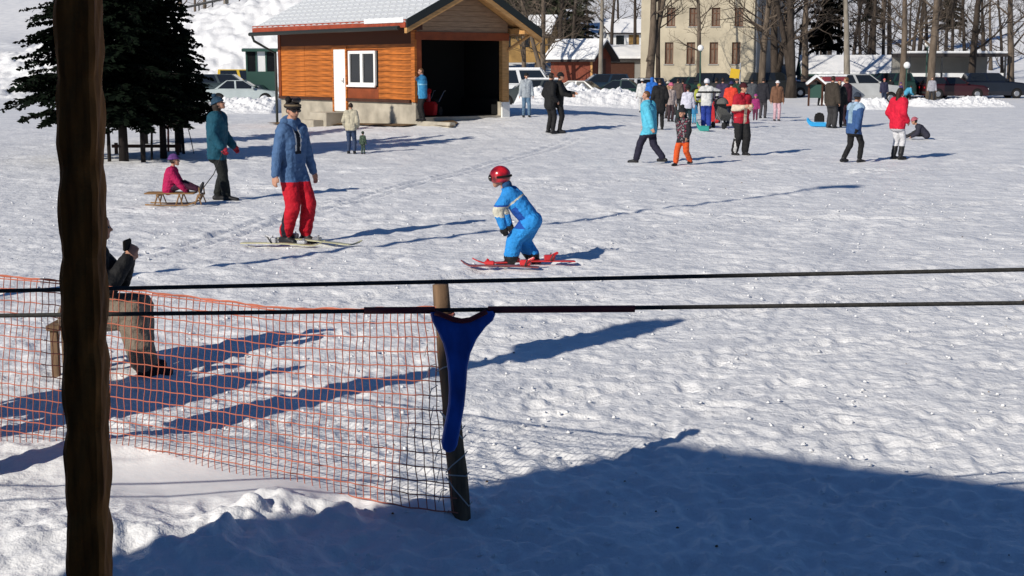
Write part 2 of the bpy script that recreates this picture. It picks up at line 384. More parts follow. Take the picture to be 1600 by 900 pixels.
# foundation and steps
fm = MB(); fm.bb((0.03, 0.03, -0.5), (0.33, HL-.03, 1.03)); fm.bb((0.33, HL-.33, -0.5), (HW-.03, HL-.03, 1.03)); fm.bb((HW-.33, .03, -0.5), (HW-.03, HL-.33, 1.0)); fm.bb((0.33, 0.03, -0.5), (HW-.33, HL-.33, .52))
fm.build('foundation', 'concrete', hut, bevel=.01)
sm = MB(); sm.bb((-.95, 4.1, -.4), (.03, 5.25, .60)); sm.bb((-1.35, 4.3, -.4), (-.95, 5.1, .34)); sm.build('doorstep', 'concrete', hut, bevel=.015)
pm = MB(); pm.prism([(-.35, -.4), (.25, -.4), (.25, .42), (.02, .42)], -1.9, .02, 'y'); pm.build('ramp_kerb', 'concrete', hut, bevel=.02)
# back shell so that the hut is closed and dark inside
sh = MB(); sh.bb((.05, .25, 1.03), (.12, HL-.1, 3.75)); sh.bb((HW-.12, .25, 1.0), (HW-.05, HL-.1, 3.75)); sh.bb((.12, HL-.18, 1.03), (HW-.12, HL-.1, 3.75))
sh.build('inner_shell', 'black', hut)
gr = MB(); gr.bb((.2, 2.3, .53), (HW-.2, 2.38, 3.7)); gr.bb((.335, .25, .525), (HW-.335, 2.3, .545)); gr.bb((.332, .2, .55), (.36, 2.3, 1.1)); gr.bb((HW-.36, .2, .55), (HW-.332, 2.3, 1.1)); gr.bb((.2, .3, 3.45), (HW-.2, 3.9, 3.5)); gr.build('garage_dark_lining', 'black', hut)  # added black lining: the gloom of the open garage is put into its colour
# planks of the long wall, split round door (4.18..5.16) and window (2.23..4.13)
PH = 0.187; rows = 14
def plank(y0, y1, z0, z1, k):
    m = MB(); m.bb((0.0, y0+.004, z0+.006), (.05, y1-.004, z1-.006)); return m
_pl = {}
for i in range(rows):
    z0 = 1.10+i*PH; z1 = z0+PH
    segs = [(5.2, 7.1), (7.1, HL-.16), (.18, 2.2)]
    if z0 > 2.78: segs.append((2.2, 5.2))
    for (y0, y1) in segs:
        key = (y0, y1)
        if key not in _pl: _pl[key] = plank(y0, y1, 0, PH, 0).mesh('plank', 'plank', bevel=.006)
        o = link('plank', _pl[key], hut, (random.uniform(-.004, .004), 0, z0))
part('window_panel', 'trim', hut, ((.0, 2.2, 1.10), (.045, 4.17, 1.50)), ((0, 4.085, 1.5), (.045, 4.17, 2.78)), ((0, 2.2, 2.74), (.045, 4.17, 2.78)))
part('corner_board', 'plank', hut, ((-.03, -.02, 1.03), (.06, .18, 3.8)))
part('corner_board', 'trim', hut, ((-.03, HL-.16, 1.03), (.06, HL+.02, 3.8)))
part('eave_shade_frieze', mat('dark_stain_with_eave_shade', (.07, .022, .009), .75), hut, ((-.012, .19, 2.95), (-.002, HL-.17, 3.62)))  # dark stained strip with the shade under the eave painted into its colour
part('sill_beam', 'darkwood', hut, ((-.07, .25, 1.0), (.06, 4.18, 1.10)), ((-.07, 5.16, 1.0), (.06, HL, 1.10)))
dr = part('door', 'white', hut, ((-.015, 4.28, .63), (.03, 5.06, 2.80)), bevel=.004)
MB().tube([(-.05, 4.40, 1.70), (-.075, 4.40, 1.70), (-.075, 4.5, 1.70)], .012).bb((-.03, 4.375, 1.62), (-.015, 4.42, 1.8)).build('handle', 'steel', dr)
part('door_frame', 'plank', hut, ((-.03, 4.18, .60), (.05, 4.275, 2.92)), ((-.03, 5.065, .60), (.05, 5.16, 2.92)), ((-.03, 4.275, 2.81), (.05, 5.065, 2.92)))
wn = MB(); wn.bb((-.05, 2.33, 1.55), (.03, 2.43, 2.74)); wn.bb((-.05, 3.95, 1.55), (.03, 4.05, 2.74)); wn.bb((-.05, 2.43, 2.64), (.03, 3.95, 2.74)); wn.bb((-.05, 2.43, 1.55), (.03, 3.95, 1.65)); wn.bb((-.05, 3.12, 1.65), (.03, 3.28, 2.64))
wn = wn.build('window', 'white', hut, bevel=.006)
part('pane', 'glass', wn, ((0, 2.43, 1.65), (.012, 3.12, 2.64))); part('pane', 'glass', wn, ((0, 3.28, 1.65), (.012, 3.95, 2.64)))
part('sill', 'white', wn, ((-.11, 2.28, 1.50), (-.052, 4.1, 1.56)))
# gable front: posts, lintel, boards
part('garage_post', 'trim', hut, ((.06, -.02, 1.0), (.25, .16, 3.1)))
part('garage_post', 'lightwood', hut, ((HW-.29, -.02, .98), (HW+.0, .16, 3.1)))
part('garage_plinth', 'white', hut, ((HW-.31, -.04, .2), (HW+.02, .18, .98)))
part('lintel', 'trim', hut, ((.0, -.04, 3.08), (HW, .18, 3.34)))
RX, RZ, EL, EZ, ER, ERZ = 1.90, 4.95, -.85, 3.60, 4.72, 3.36
def roofz(x): return RZ-(RZ-EZ)*(RX-x)/(RX-EL) if x < RX else RZ-(RZ-ERZ)*(x-RX)/(ER-RX)
for i in range(8):
    z0, z1 = 3.34+i*.18, 3.34+i*.18+.172
    def lim(z):
        l = RX-(RZ-.12-z)/(RZ-EZ)*(RX-EL); r = RX+(RZ-.12-z)/(RZ-ERZ)*(ER-RX); return max(l, .02), min(r, HW-.02)
    (l0, r0), (l1, r1) = lim(z0), lim(z1)
    if r1-l1 < .1: break
    MB().prism([(l0, z0), (r0, z0), (r1, z1), (l1, z1)], .02, .07, 'y').build('gable_board', 'gable', hut)
# roof slab, rafters, verge boards, eave board, gutter and tiles
roof = MB(); T = .10
roof.prism([(EL, EZ-T), (RX, RZ-T), (ER, ERZ-T), (ER, ERZ), (RX, RZ), (EL, EZ)], -.80, HL+.35, 'y')
roof = roof.build('roof', 'lightwood', hut)
for s in (0, 1):
    a, b = ((EL-.04, EZ), (RX, RZ)) if s == 0 else ((RX, RZ), (ER+.04, ERZ))
    MB().prism([(a[0], a[1]-.17), (b[0], b[1]-.17), (b[0], b[1]+.10), (a[0], a[1]+.10)], -.86, -.802, 'y').build('verge_board', 'verge', roof)
    MB().prism([(a[0], a[1]-.34), (b[0], b[1]-.34), (b[0], b[1]-.172), (a[0], a[1]-.172)], -.84, -.70, 'y').build('verge_rafter', 'lightwood', roof)
part('purlin', 'lightwood', roof, ((HW+.08, -.78, 3.30), (HW+.34, .3, 3.50)))
part('purlin', 'lightwood', roof, ((RX-.1, -.7, RZ-.36), (RX+.1, .2, RZ-.13)))
part('purlin', 'darkwood', roof, ((-.30, -.62, 3.38), (-.12, .3, 3.55)))
MB().tube([(HW-.05, .0, 2.75), (HW+.62, -.5, 3.32)], .06, 6).build('brace', 'lightwood', roof)
part('eave_board', 'redroof', roof, ((EL-.06, -.78, EZ-.16), (EL-.002, HL+.35, EZ+.10)))
gt = MB(); gt.tube([(EL-.12, -.5, EZ-.17), (EL-.12, HL+.45, EZ-.2)], .07, 8); gt.build('gutter', 'verge', roof)
MB().tube([(EL-.12, HL+.3, EZ-.2), (EL-.05, HL+.25, EZ-.45), (-.12, HL+.05, 2.7), (-.12, HL+.05, 0.1)], .05, 8).build('downpipe', 'verge', roof)
part('fascia_snow', 'snow', roof, ((EL-.09, -.7, EZ+.0), (EL-.065, 1.6, EZ+.155)), bevel=.008)
# tiles: front slope, each tile a curved snowy piece
nx, ny = 9, 26; sl_len = math.hypot(RX-EL, RZ-EZ); tw, th = (HL+1.15)/ny, sl_len/nx
tm = MB(); pts = []
for j in range(7):
    t = j/6; pts.append((t*tw*.97, .028+.030*math.sin(math.pi*t)))
n = len(pts)
tv = [(0, y, z) for y, z in pts] + [(th*1.06, y, z-.034) for y, z in pts] + [(0, pts[0][0], -.01), (0, pts[-1][0], -.01)]
tf = [(i, i+1, n+i+1, n+i) for i in range(n-1)] + [(2*n,) + tuple(range(n)) + (2*n+1,)]
tmesh = MB().add(tv, tf).mesh('tile', 'tile')
ang = math.atan2(RZ-EZ, RX-EL)
for i in range(nx):
    for j in range(ny):
        o = link('tile', tmesh, roof); s = i*th
        o.location = (EL-.05+s*math.cos(ang), -.8+j*tw, EZ+.012+s*math.sin(ang)); o.rotation_euler = (0, -ang+random.uniform(-.006, .006), random.uniform(-.01, .01))
bs = MB(); bs.prism([(RX, RZ+.01), (ER, ERZ+.01), (ER, ERZ+.12), (RX, RZ+.12)], -.8, HL+.35, 'y'); bs.build('roof_snow', 'snow', roof)
part('ridge_cap', 'tile', roof, ((RX-.12, -.82, RZ+.06), (RX+.12, HL+.37, RZ+.13)), bevel=.02)
# bare earth at the hut's foot
def patch(name, pts, mats, lift, label):
    vs = [(p.x, p.y, base1(p.x, p.y)+lift) for p in pts]; c = sum((Vector(v) for v in vs), Vector())/len(vs)
    me = MB(); n = len(vs); ring = [tuple(c+(Vector(v)-c)*.5+Vector((random.uniform(-.1, .1), 0, .02))) for v in vs]
    me.add(vs+ring+[tuple(c+Vector((0, 0, .03)))], [(i, (i+1) % n, n+(i+1) % n, n+i) for i in range(n)]+[(n+i, n+(i+1) % n, 2*n) for i in range(n)])
    return tag(me.build(name, mats), label, None, None, 'structure')
patch('bare_earth', [G(676, 192), G(690, 188), G(706, 189), G(716, 194), G(708, 200), G(690, 199), G(672, 197)], 'dirt', .05, 'patch of bare brown earth by the garage ramp')
def hl(x, y): 
    c, s = math.cos(hut.rotation_euler.z), math.sin(hut.rotation_euler.z)
    return Vector((HC.x+x*c-y*s, HC.y+x*s+y*c, 0))
patch('bare_earth', [hl(-.7, -.2), hl(-.75, 1.5), hl(-.5, 3), hl(-.8, 4.2), hl(-.7, 6), hl(-.75, 8), hl(-.5, 9.2), hl(.1, 9.2), hl(.1, 4), hl(.1, -.1)], 'dirt', .05, 'strip of bare earth along the foundation of the hut')

# snow blower inside the garage
gp = hl(1.15, .75); sb = empty('snow_blower', (gp.x, gp.y, base1(gp.x, gp.y)+.06), R(-20), 'red and black snow blower parked in the garage mouth', 'snow blower')
sb.location.z = .53; sb.scale = (.8, .8, .8)
m = MB(); m.prism([(-.34, .05), (.34, .05), (.38, .5), (.28, .62), (-.28, .62), (-.38, .5)], -.45, -.1, 'y'); m.build('auger_housing', 'redplastic', sb, bevel=.02)
m = MB(); m.bb((-.22, -.1, .2), (.22, .5, .72)); m.build('engine', 'black', sb, bevel=.04)
m = MB(); m.tube([(0, -.25, .6), (0, -.22, .95), (.1, -.35, 1.1)], [.1, .09, .1], 10); m.build('chute', 'redplastic', sb)
for sx in (-.3, .3):
    m = MB(); m.tube([(sx-.07, .25, .2), (sx+.07, .25, .2)], .2, 14); m.build('wheel', 'rubber', sb)
    m = MB(); m.tube([(sx*.7, .4, .6), (sx*.8, .95, 1.05), (sx*.8, 1.1, 1.06)], .02, 6); m.build('handlebar', 'steel', sb)

# ================================================================== BACKGROUND BUILDINGS
def local(name, p, rz, label, cat, group=None): return empty(name, p, rz, label, cat, group)
# --- pale yellow two-storey building: local x along the facade (to the right), y depth
YA = R(-25); yc = gx(1168, 112); fl = Vector((-math.cos(R(25)), math.sin(R(25)), 0)); FLEN = 9.6
yo = yc + fl*FLEN; yo.z = base1(yc.x, yc.y)-.3
yb = local('yellow_building', yo, YA, 'pale yellow two storey building with brown framed windows', 'building')
s_y = F_PX/114.0
def fx(px):                       # facade coordinate of a pixel column
    t = (px-800)/F_PX*1.012; c, s = math.cos(YA), math.sin(YA)
    return (t*yo.y-yo.x)/(c-t*s)
def fz(py, px):
    y = yo.y+fx(px)*math.sin(YA); return at(px, py, y).z-yo.z
BH = 12.0; D = 13.0
rows_y = [((66, 100), (1039, 1072, 1107, 1141)), ((12, 41), (1041, 1075, 1109, 1144))]
holes = []
for (ya, yb_), cols in rows_y:
    for c in cols: holes.append((fx(c-6.5), fx(c+6.5), fz(yb_, c), fz(ya, c)))
for c in rows_y[0][1]: holes.append((fx(c-6), fx(c+6), fz(-14, c), fz(-42, c)))
wall = MB(); xs = sorted({0, FLEN, *[h[0] for h in holes], *[h[1] for h in holes]}); 
# facade strips with real openings
def wall_with_holes(mb, x0, x1, z0, z1, holes, y0, y1):
    xs = sorted({x0, x1, *[v for h in holes for v in h[:2]]})
    for a, b in zip(xs[:-1], xs[1:]):
        hs = sorted([h for h in holes if h[0] < (a+b)/2 < h[1]], key=lambda h: h[2]); z = z0
        for h in hs:
            mb.bb((a, y0, z), (b, y1, h[2])); z = h[3]
        mb.bb((a, y0, z), (b, y1, z1))
wall_with_holes(wall, 0, FLEN, -1, BH, holes, 0, .35); wall.build('facade_wall', 'yellowwall', yb)
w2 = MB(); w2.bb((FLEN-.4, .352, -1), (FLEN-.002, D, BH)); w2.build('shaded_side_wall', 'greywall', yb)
w3 = MB(); w3.bb((0.002, .352, -1), (.4, D, BH)); w3.bb((.4, D-.4, -1), (FLEN-.4, D-.002, BH)); w3.build('rear_walls', 'yellowwall', yb)
part('plinth', 'greywall', yb, ((-.05, -.06, -1), (FLEN+.05, -.002, .7)))
part('string_course', 'yellowwall', yb, ((-.04, -.05, .7), (FLEN+.04, -.002, .85)))
rf = MB(); rf.prism([(-.8, BH), (FLEN+.8, BH), (FLEN/2, BH+3.2)], -.8, D+.8, 'y'); rf.build('roof', 'snow', yb)
for (a, b, z0, z1) in holes:
    w_ = MB(); f = .09
    w_.bb((a+.002, .16, z0), (a+f, .24, z1)); w_.bb((b-f, .16, z0), (b-.002, .24, z1)); w_.bb((a+f, .16, z0), (b-f, .24, z0+f)); w_.bb((a+f, .16, z1-f), (b-f, .24, z1))
    w_.bb(((a+b)/2-.04, .15, z0+f), ((a+b)/2+.04, .23, z1-f)); w_.bb((a+f, .155, z0+(z1-z0)*.68), (b-f, .225, z0+(z1-z0)*.68+.07))
    wo_ = w_.build('window', 'brownframe', yb)
    part('pane', 'curtain', wo_, ((a+f, .21, z0+f), (b-f, .222, z1-f)))
    part('sill', 'greywall', wo_, ((a-.08, -.06, z0-.1), (b+.08, .14, z0-.002)))
MB().tube([(FLEN+.12, .3, -.5), (FLEN+.12, .3, BH)], .07, 8).build('drainpipe', 'steel', yb)
for i in range(3):
    for z in (2.2, 5.3):
        o = part('window', 'brownframe', yb, ((FLEN-.02, 2.2+i*3.6, z), (FLEN+.05, 3.2+i*3.6, z+1.7)))
        part('pane', 'glass', o, ((FLEN+.052, 2.3+i*3.6, z+.1), (FLEN+.06, 3.1+i*3.6, z+1.6)))

def gable_hut(name, px, Y, rz, wdt, dep, wh, rh, wallm, roofm, label, cat, snow=True, over=.5, zoff=0, openings=()):
    p = gx(px, Y); e = local(name, (p.x, p.y, p.z-.1+zoff), rz, label, cat)
    t = MB(); t.bb((-wdt/2, -dep/2, -.8), (wdt/2, dep/2, wh)); t.build('walls', wallm, e)
    # ridge along x
    for s in (-1, 1):
        a, b = (s*(dep/2+over), wh-over*rh/(dep/2)), (0, wh+rh)
        m = MB(); m.prism([(a[0], a[1]), (b[0], b[1]), (b[0], b[1]+.12), (a[0], a[1]+.12)], -wdt/2-over, wdt/2+over, 'x'); r_ = m.build('roof', roofm, e)
        if snow:
            m = MB(); m.prism([(a[0]*.97, a[1]+.125), (b[0], b[1]+.125), (b[0], b[1]+.36), (a[0]*.97, a[1]+.33)], -wdt/2-over+.05, wdt/2+over-.05, 'x'); m.build('roof_snow', 'snow', r_, bevel=.05)
    for s in (-1, 1):
        m = MB(); m.prism([(-dep/2+.01, wh), (dep/2-.01, wh), (0, wh+rh-.02)], s*(wdt/2-.12), s*(wdt/2-.01), 'x'); m.build('gable', wallm, e)
    for (nm, mm, a, b) in openings: part(nm, mm, e, (a, b), bevel=.01)
    return e
# red-brown shed with snow on its roof
gable_hut('garden_shed', 905, 104, R(-34), 3.6, 2.7, 2.1, 1.0, 'shedred', 'roofdark', 'small red brown wooden shed with snow on its roof', 'shed', zoff=.75,
          openings=[('door', 'darkwood', (1.8, -.55, 0.0), (1.83, .55, 1.95)), ('corner_post', 'lightwood', (1.66, -1.40, -.5), (1.83, -1.352, 2.1)), ('base_board', 'concrete', (-1.85, -1.42, -.6), (1.6, -1.352, .2))])
# low concrete building with snow roof left of the yellow building
e = gable_hut('low_garage', 985, 122, R(4), 6.5, 5, 1.9, .9, 'greywall', 'roofdark', 'low grey garage with a snow covered roof left of the yellow building', 'garage', over=.4, zoff=.35,
          openings=[('garage_door', 'darkwood', (-2.6, -2.53, -.3), (-.3, -2.502, 1.6)), ('garage_door', 'darkwood', (.2, -2.53, -.3), (2.5, -2.502, 1.6))])
# white cottage far up
gable_hut('white_cottage', 972, 175, R(8), 5.0, 4, 2.7, 1.3, 'white', 'roofdark', 'small white cottage with two windows among the bare trunks', 'cottage', zoff=1.6,
          openings=[('window', 'glass', (-1.6, -2.05, 1.0), (-.6, -2.002, 2.2)), ('window', 'ochre', (.0, -2.05, 1.0), (1.3, -2.002, 2.3))])
# ochre farm building behind the hut's right eave
gable_hut('ochre_house', 818, 150, R(-15), 6.5, 5, 2.3, 1.6, 'ochre', 'roofdark', 'ochre house half hidden behind the bare tree beside the hut', 'house', zoff=2.6,
          openings=[('window', 'glass', (-1.7, -2.55, .8), (-.8, -2.502, 1.9)), ('window', 'glass', (.4, -2.55, .8), (1.3, -2.502, 1.9))])
# long low building with snowy roof on the right
gable_hut('long_low_building', 1318, 118, R(-8), 7.5, 6, 1.3, 1.15, 'roofdark', 'greenp', 'long low dark building with a snowy roof and green edge', 'building', over=.7, zoff=-.1,
          openings=[('door', 'darkwood', (-2.4, -3.05, -.2), (-1.2, -3.002, 1.2)), ('window', 'glass', (.2, -3.05, .3), (1.9, -3.002, 1.0))])
# flat-roofed pavilion at the right
p = gx(1450, 106); pv = local('open_pavilion', (p.x, p.y, p.z), R(3), 'open pavilion with flat snowy roof at the right edge', 'pavilion')
part('roof', 'roofdark', pv, ((-3, -2, 2.7), (4.5, 2, 2.95))); part('roof_snow', 'snow', pv, ((-3.02, -2.02, 2.952), (4.52, 2.02, 3.12)), bevel=.04)
part('back_wall', 'greywall', pv, ((-3, 1.8, -.5), (4.5, 1.95, 2.7)))
for x in (-2.9, -.45, 2.0, 4.4): part('post', 'darksteel', pv, ((x-.06, -1.95, -.5), (x+.06, -1.83, 2.7)))
part('bench_rail', 'white', pv, ((-2.8, -1.9, 1.0), (4.3, -1.84, 1.5)))
# glazed green kiosk by the left car park
p = gx(418, 89); ki = local('glazed_kiosk', (p.x, p.y, p.z), R(10), 'dark green glazed kiosk behind the left parked cars', 'kiosk')
part('base', 'greenp', ki, ((-.95, -.7, -.2), (.95, .7, 1.9))); part('roof', 'greenp', ki, ((-1.2, -.95, 3.15), (1.2, .95, 3.32))); part('roof_snow', 'snow', ki, ((-1.18, -.93, 3.322), (1.18, .93, 3.42)), bevel=.03)
for x in (-.92, -.3, .3, .92): part('mullion', 'greenp', ki, ((x-.05, -.68, 1.9), (x+.05, -.58, 3.15)))
for i in range(3): part('pane', 'glass' if i != 1 else 'white', ki, ((-.86+i*.61, -.64, 1.9), (-.36+i*.61, -.63, 3.15)))
part('back_panel', 'greenp', ki, ((-.9, .55, 1.9), (.9, .62, 3.15)))
# notice board with little snowy roof, red and white booth
p = gx(1264, 79); nb = local('notice_board', (p.x, p.y, p.z), R(-4), 'dark wooden notice board under a small snowy gable roof', 'notice board')
part('post', 'darkwood', nb, ((-.42, -.06, -.2), (-.32, .06, 1.25))); part('post', 'darkwood', nb, ((.32, -.06, -.2), (.42, .06, 1.25))); part('board', 'greenp', nb, ((-.32, -.04, .45), (.32, .04, 1.2)))
for s in (-1, 1):
    m = MB(); m.prism([(0, 1.62), (s*.5, 1.2), (s*.5, 1.12), (0, 1.5)], -.3, .3, 'y'); r_ = m.build('roof', 'darkwood', nb)
    m = MB(); m.prism([(0, 1.76), (s*.53, 1.30), (s*.5, 1.205), (0, 1.625)], -.34, .32, 'y'); m.build('roof_snow', 'snow', r_)
p = gx(1289, 83); kb = local('ticket_booth', (p.x, p.y, p.z), R(5), 'small white ticket booth with a red fascia and snowy roof', 'booth')
part('walls', 'white', kb, ((-.6, -.5, -.2), (.6, .5, 1.35))); part('fascia', mat('faded_red', (.20, .03, .04), .6), kb, ((-.66, -.56, 1.352), (.66, .55, 1.62)))
part('roof_snow', 'snow', kb, ((-.72, -.62, 1.622), (.72, .6, 1.74)), bevel=.04); part('hatch', 'glass', kb, ((-.4, -.53, .7), (.4, -.502, 1.2)))

def globe_lamp(px, Y, top, label):
    p = gx(px, Y); z = at(px, top, Y).z-p.z; e = local('street_lamp', (p.x, p.y, p.z), 0, label, 'street lamp', 'globe street lamps')
    m = MB(); m.tube([(0, 0, -.3), (0, 0, .5), (0, 0, .55), (0, 0, z-.25)], [.09, .09, .05, .045], 10); m.tube([(0, 0, z-.25), (0, 0, z-.16)], [.1, .07], 10); m.build('pole', 'greenp', e)
    m = MB(); m.ell((0, 0, z), (.21, .21, .22), n=16, m=12); m.build('globe', 'globe', e, smooth=True)
globe_lamp(1087, 95, 75, 'street lamp with white globe in front of the yellow building')
globe_lamp(1432, 98, 69, 'street lamp with white globe beside the pavilion')
globe_lamp(1402, 88, 102, 'short lamp with white globe left of the pavilion')
p = gx(1148, 92); e = local('road_sign', (p.x, p.y, p.z), 0, 'yellow square road sign on a grey pole before the yellow building', 'road sign')
MB().tube([(0, 0, -.3), (0, 0, at(1148, 98, 92).z-p.z)], .05, 8).build('pole', 'steel', e)
z = at(1148, 115, 92).z-p.z; m = MB(); m.box((-.36, -.07, z), (.62, .03, .62), rot=Matrix.Rotation(R(8), 3, 'Y')); m.build('sign_plate', 'yellowp', e, bevel=.008)

# ================================================================== TREES
def bare_tree(name, px, Y, h, r, label, barkm='bark', low=2.5, limbs=13, lean=0.0, fork=False, group='bare trees behind the car park', seed=0, spread=1.0):
    rnd = random.Random(seed*77+int(px)); p = gx(px, Y)
    e = empty(name, (p.x, p.y, p.z), 0, label, 'tree', group)
    tr, cr = MB(), MB()
    def path(a, d, L, n, wob, up):
        pts = [a.copy()]
        for i in range(n):
            d = (d + Vector((rnd.uniform(-wob, wob), rnd.uniform(-wob, wob), rnd.uniform(-wob, wob)*.5+up))).normalized(); pts.append(pts[-1]+d*L/n)
        return pts, d
    def branch(a, d, L, rad, lvl):
        pts, d2 = path(a, d, L, (4, 3, 2, 1)[lvl], .16+.05*lvl, .06)
        cr.tube(pts, [rad*(1-.75*i/(len(pts)-1)) for i in range(len(pts))], 5 if lvl == 0 else 3, caps=False)
        if lvl >= 3: return
        for k in range((5, 4, 2)[lvl]):
            t = rnd.uniform(.22, 1.0)*(len(pts)-1); i = min(int(t), len(pts)-2); q = pts[i].lerp(pts[i+1], t-i)
            dd = (pts[i+1]-pts[i]).normalized(); side = Vector((rnd.gauss(0, 1), rnd.gauss(0, 1), rnd.gauss(0, .7)+.2)); side = (side-dd*side.dot(dd)).normalized()
            branch(q, (dd*.62+side*.78).normalized(), L*rnd.uniform(.38, .6), max(rad*.42, .007), lvl+1)
    stems = [(Vector((0, 0, -.3)), Vector((lean, 0, 1)).normalized(), h, r)]
    if fork: stems.append((Vector((0, 0, low*.5)), Vector((lean+.28*(1 if rnd.random() < .5 else -1), .1, 1)).normalized(), h*.85, r*.7))
    for (a, d, L, rr) in stems:
        pts, _ = path(a, d, L, 9, .055, .02)
        rad = [rr*(1.35 if i == 0 else 1)*(1-.82*i/9) for i in range(10)]
        tr.tube(pts, rad, 9)
        for k in range(limbs):
            zf = low/L + (1-low/L)*((k+.5)/limbs)**.9; t = min(zf, .98)*9; i = min(int(t), 8); q = pts[i].lerp(pts[i+1], t-i)
            an = rnd.uniform(0, 6.28); dd = Vector((math.cos(an), math.sin(an), rnd.uniform(.25, .8))).normalized()
            branch(q, dd, h*.30*(1.12-zf)*rnd.uniform(.7, 1.2)*spread, max(.02, rr*.36*(1-.6*zf)), 0)
    tr.build('trunk', barkm, e, smooth=True); cr.build('crown', barkm, e)
    return e
bt = bare_tree
bt('bare_tree', 848, 100, 13, .25, 'bare forked tree right of the hut with a broad trunk base', low=2.2, limbs=20, fork=True, seed=1, barkm='bark')
bt('bare_tree', 890, 118, 15, .2, 'bare twiggy tree behind the red brown shed', low=2.5, limbs=18, seed=2, barkm='barkdark')
bt('bare_tree', 934, 98, 15, .19, 'straight slender bare tree right in front of the shed gable', low=5.0, limbs=12, seed=3, barkm='barkpale')
bt('bare_tree', 951, 135, 16, .22, 'dark bare tree between the shed and the white cottage', low=4, limbs=14, seed=4, barkm='barkdark')
bt('bare_tree', 985, 128, 16, .2, 'single dark trunk right of the white cottage', low=5, limbs=12, seed=5, barkm='barkdark')
bt('bare_tree', 1010, 101, 16, .34, 'thick bare tree at the left corner of the yellow building', low=4.8, limbs=16, fork=True, seed=6)
bt('bare_tree', 1022, 104, 15, .2, 'thinner bare trunk close against the left edge of the yellow facade', low=4.5, limbs=12, seed=7, barkm='barkdark')
bt('bare_tree', 1086, 97, 12, .2, 'bare tree standing before the middle of the yellow facade', low=3.2, limbs=18, seed=8, barkm='bark', spread=.8)
bt('bare_tree', 1182, 98, 15, .28, 'brown bare tree right of the yellow building corner', low=3, limbs=18, seed=9, barkm='bark')
bt('bare_tree', 1203, 101, 16, .34, 'thick dark tree in front of the shaded side wall', low=3, limbs=18, seed=10, barkm='barkdark', fork=True)
bt('bare_tree', 1226, 97, 15, .34, 'very dark stout tree left of the notice board', low=3, limbs=18, seed=11, barkm='barkdark', fork=True)
bt('bare_tree', 1246, 107, 15, .3, 'brown bare tree just left of the snowy clearing', low=2.6, limbs=18, seed=12, barkm='bark')
bt('bare_tree', 1313, 92, 15, .24, 'pale smooth trunk rising in front of the long low building', low=6, limbs=12, seed=13, barkm='barkpale')
bt('bare_tree', 1352, 140, 15, .28, 'dark trunk on the snowy slope above the long low building', low=5, limbs=12, seed=14, barkm='barkdark')
bt('bare_tree', 1395, 94, 15, .25, 'bare tree with reddish brown trunk behind the woman in red', low=3.4, limbs=16, seed=15, barkm='bark')
bt('bare_tree', 1441, 93, 15, .3, 'stout bare tree in front of the pavilion', low=3.2, limbs=16, seed=16, barkm='bark')
bt('bare_tree', 1500, 99, 15, .3, 'bare tree to the right of the pavilion', low=3, limbs=16, seed=17, barkm='barkdark')
bt('bare_tree', 1562, 105, 15, .3, 'bare tree at the far right end of the row', low=3, limbs=16, seed=18)
bt('bare_tree', 335, 128, 14, .17, 'thin bare trunk above the snowy bank left of the hut', low=4, limbs=10, seed=19, barkm='bark')
bt('bare_tree', 368, 132, 14, .28, 'thicker trunk on the upper slope left of the hut roof', low=4, limbs=10, seed=20, barkm='barkpale')
bt('bare_tree', 300, 140, 14, .25, 'bare tree high on the slope behind the spruces', low=2, limbs=16, seed=21)
bt('bare_tree', 1283, 150, 16, .3, 'dark tree up the slope left of the pale trunk', low=3, limbs=16, seed=22, barkm='barkdark')
bt('bare_tree', 1420, 150, 16, .3, 'dark trunk up the slope between the two stout right hand trees', low=2.5, limbs=18, seed=23, barkm='barkdark')
bt('bare_tree', 1375, 160, 17, .35, 'dark trunk far up the slope beside the reddish tree', low=3, limbs=18, seed=24, barkm='barkdark')
bt('bare_tree', 870, 142, 16, .3, 'dense bare tree on the rise behind the hut gable', low=1.5, limbs=24, seed=25, barkm='barkdark')
bt('bare_tree', 818, 138, 15, .25, 'bare tree rising over the right roof edge of the hut', low=1.5, limbs=22, seed=26, barkm='bark')

for i, (px, Y) in enumerate([(880, 190), (915, 205), (962, 195), (1000, 215), (1270, 175), (1300, 205), (1330, 165), (1360, 215), (1405, 190), (1450, 165), (1480, 200), (1530, 170), (1580, 190), (320, 165), (400, 150), (425, 175), (1215, 125), (1238, 132), (1192, 122), (845, 160)]):
    bt('bare_tree', px, Y, 13+(i*7) % 5, .16+.02*(i % 4), ['thin dark tree on the far slope above the shed', 'far bare tree between the shed and cottage tops', 'far bare tree right behind the white cottage', 'far bare tree left of the yellow building roof line', 'slope tree beside the dark conifer', 'far slope tree left of the pale trunk', 'slope tree just right of the pale trunk', 'far slope tree over the low building', 'slope tree left of the stout pavilion tree', 'slope tree behind the stout pavilion tree', 'far slope tree over the pavilion roof', 'slope tree right of the pavilion roof', 'slope tree at the far right edge', 'slope tree above the left snow bank', 'slope tree left of the hut roof edge', 'far tree over the hut roof', 'dark tree behind the stout tree by the shaded wall', 'dark tree behind the notice board trees', 'dark tree against the shaded side wall', 'dense bare tree behind the forked tree by the hut'][i],
       low=1.6, limbs=15, seed=40+i, barkm=('barkdark', 'bark')[i % 2], group='bare trees on the far slope')
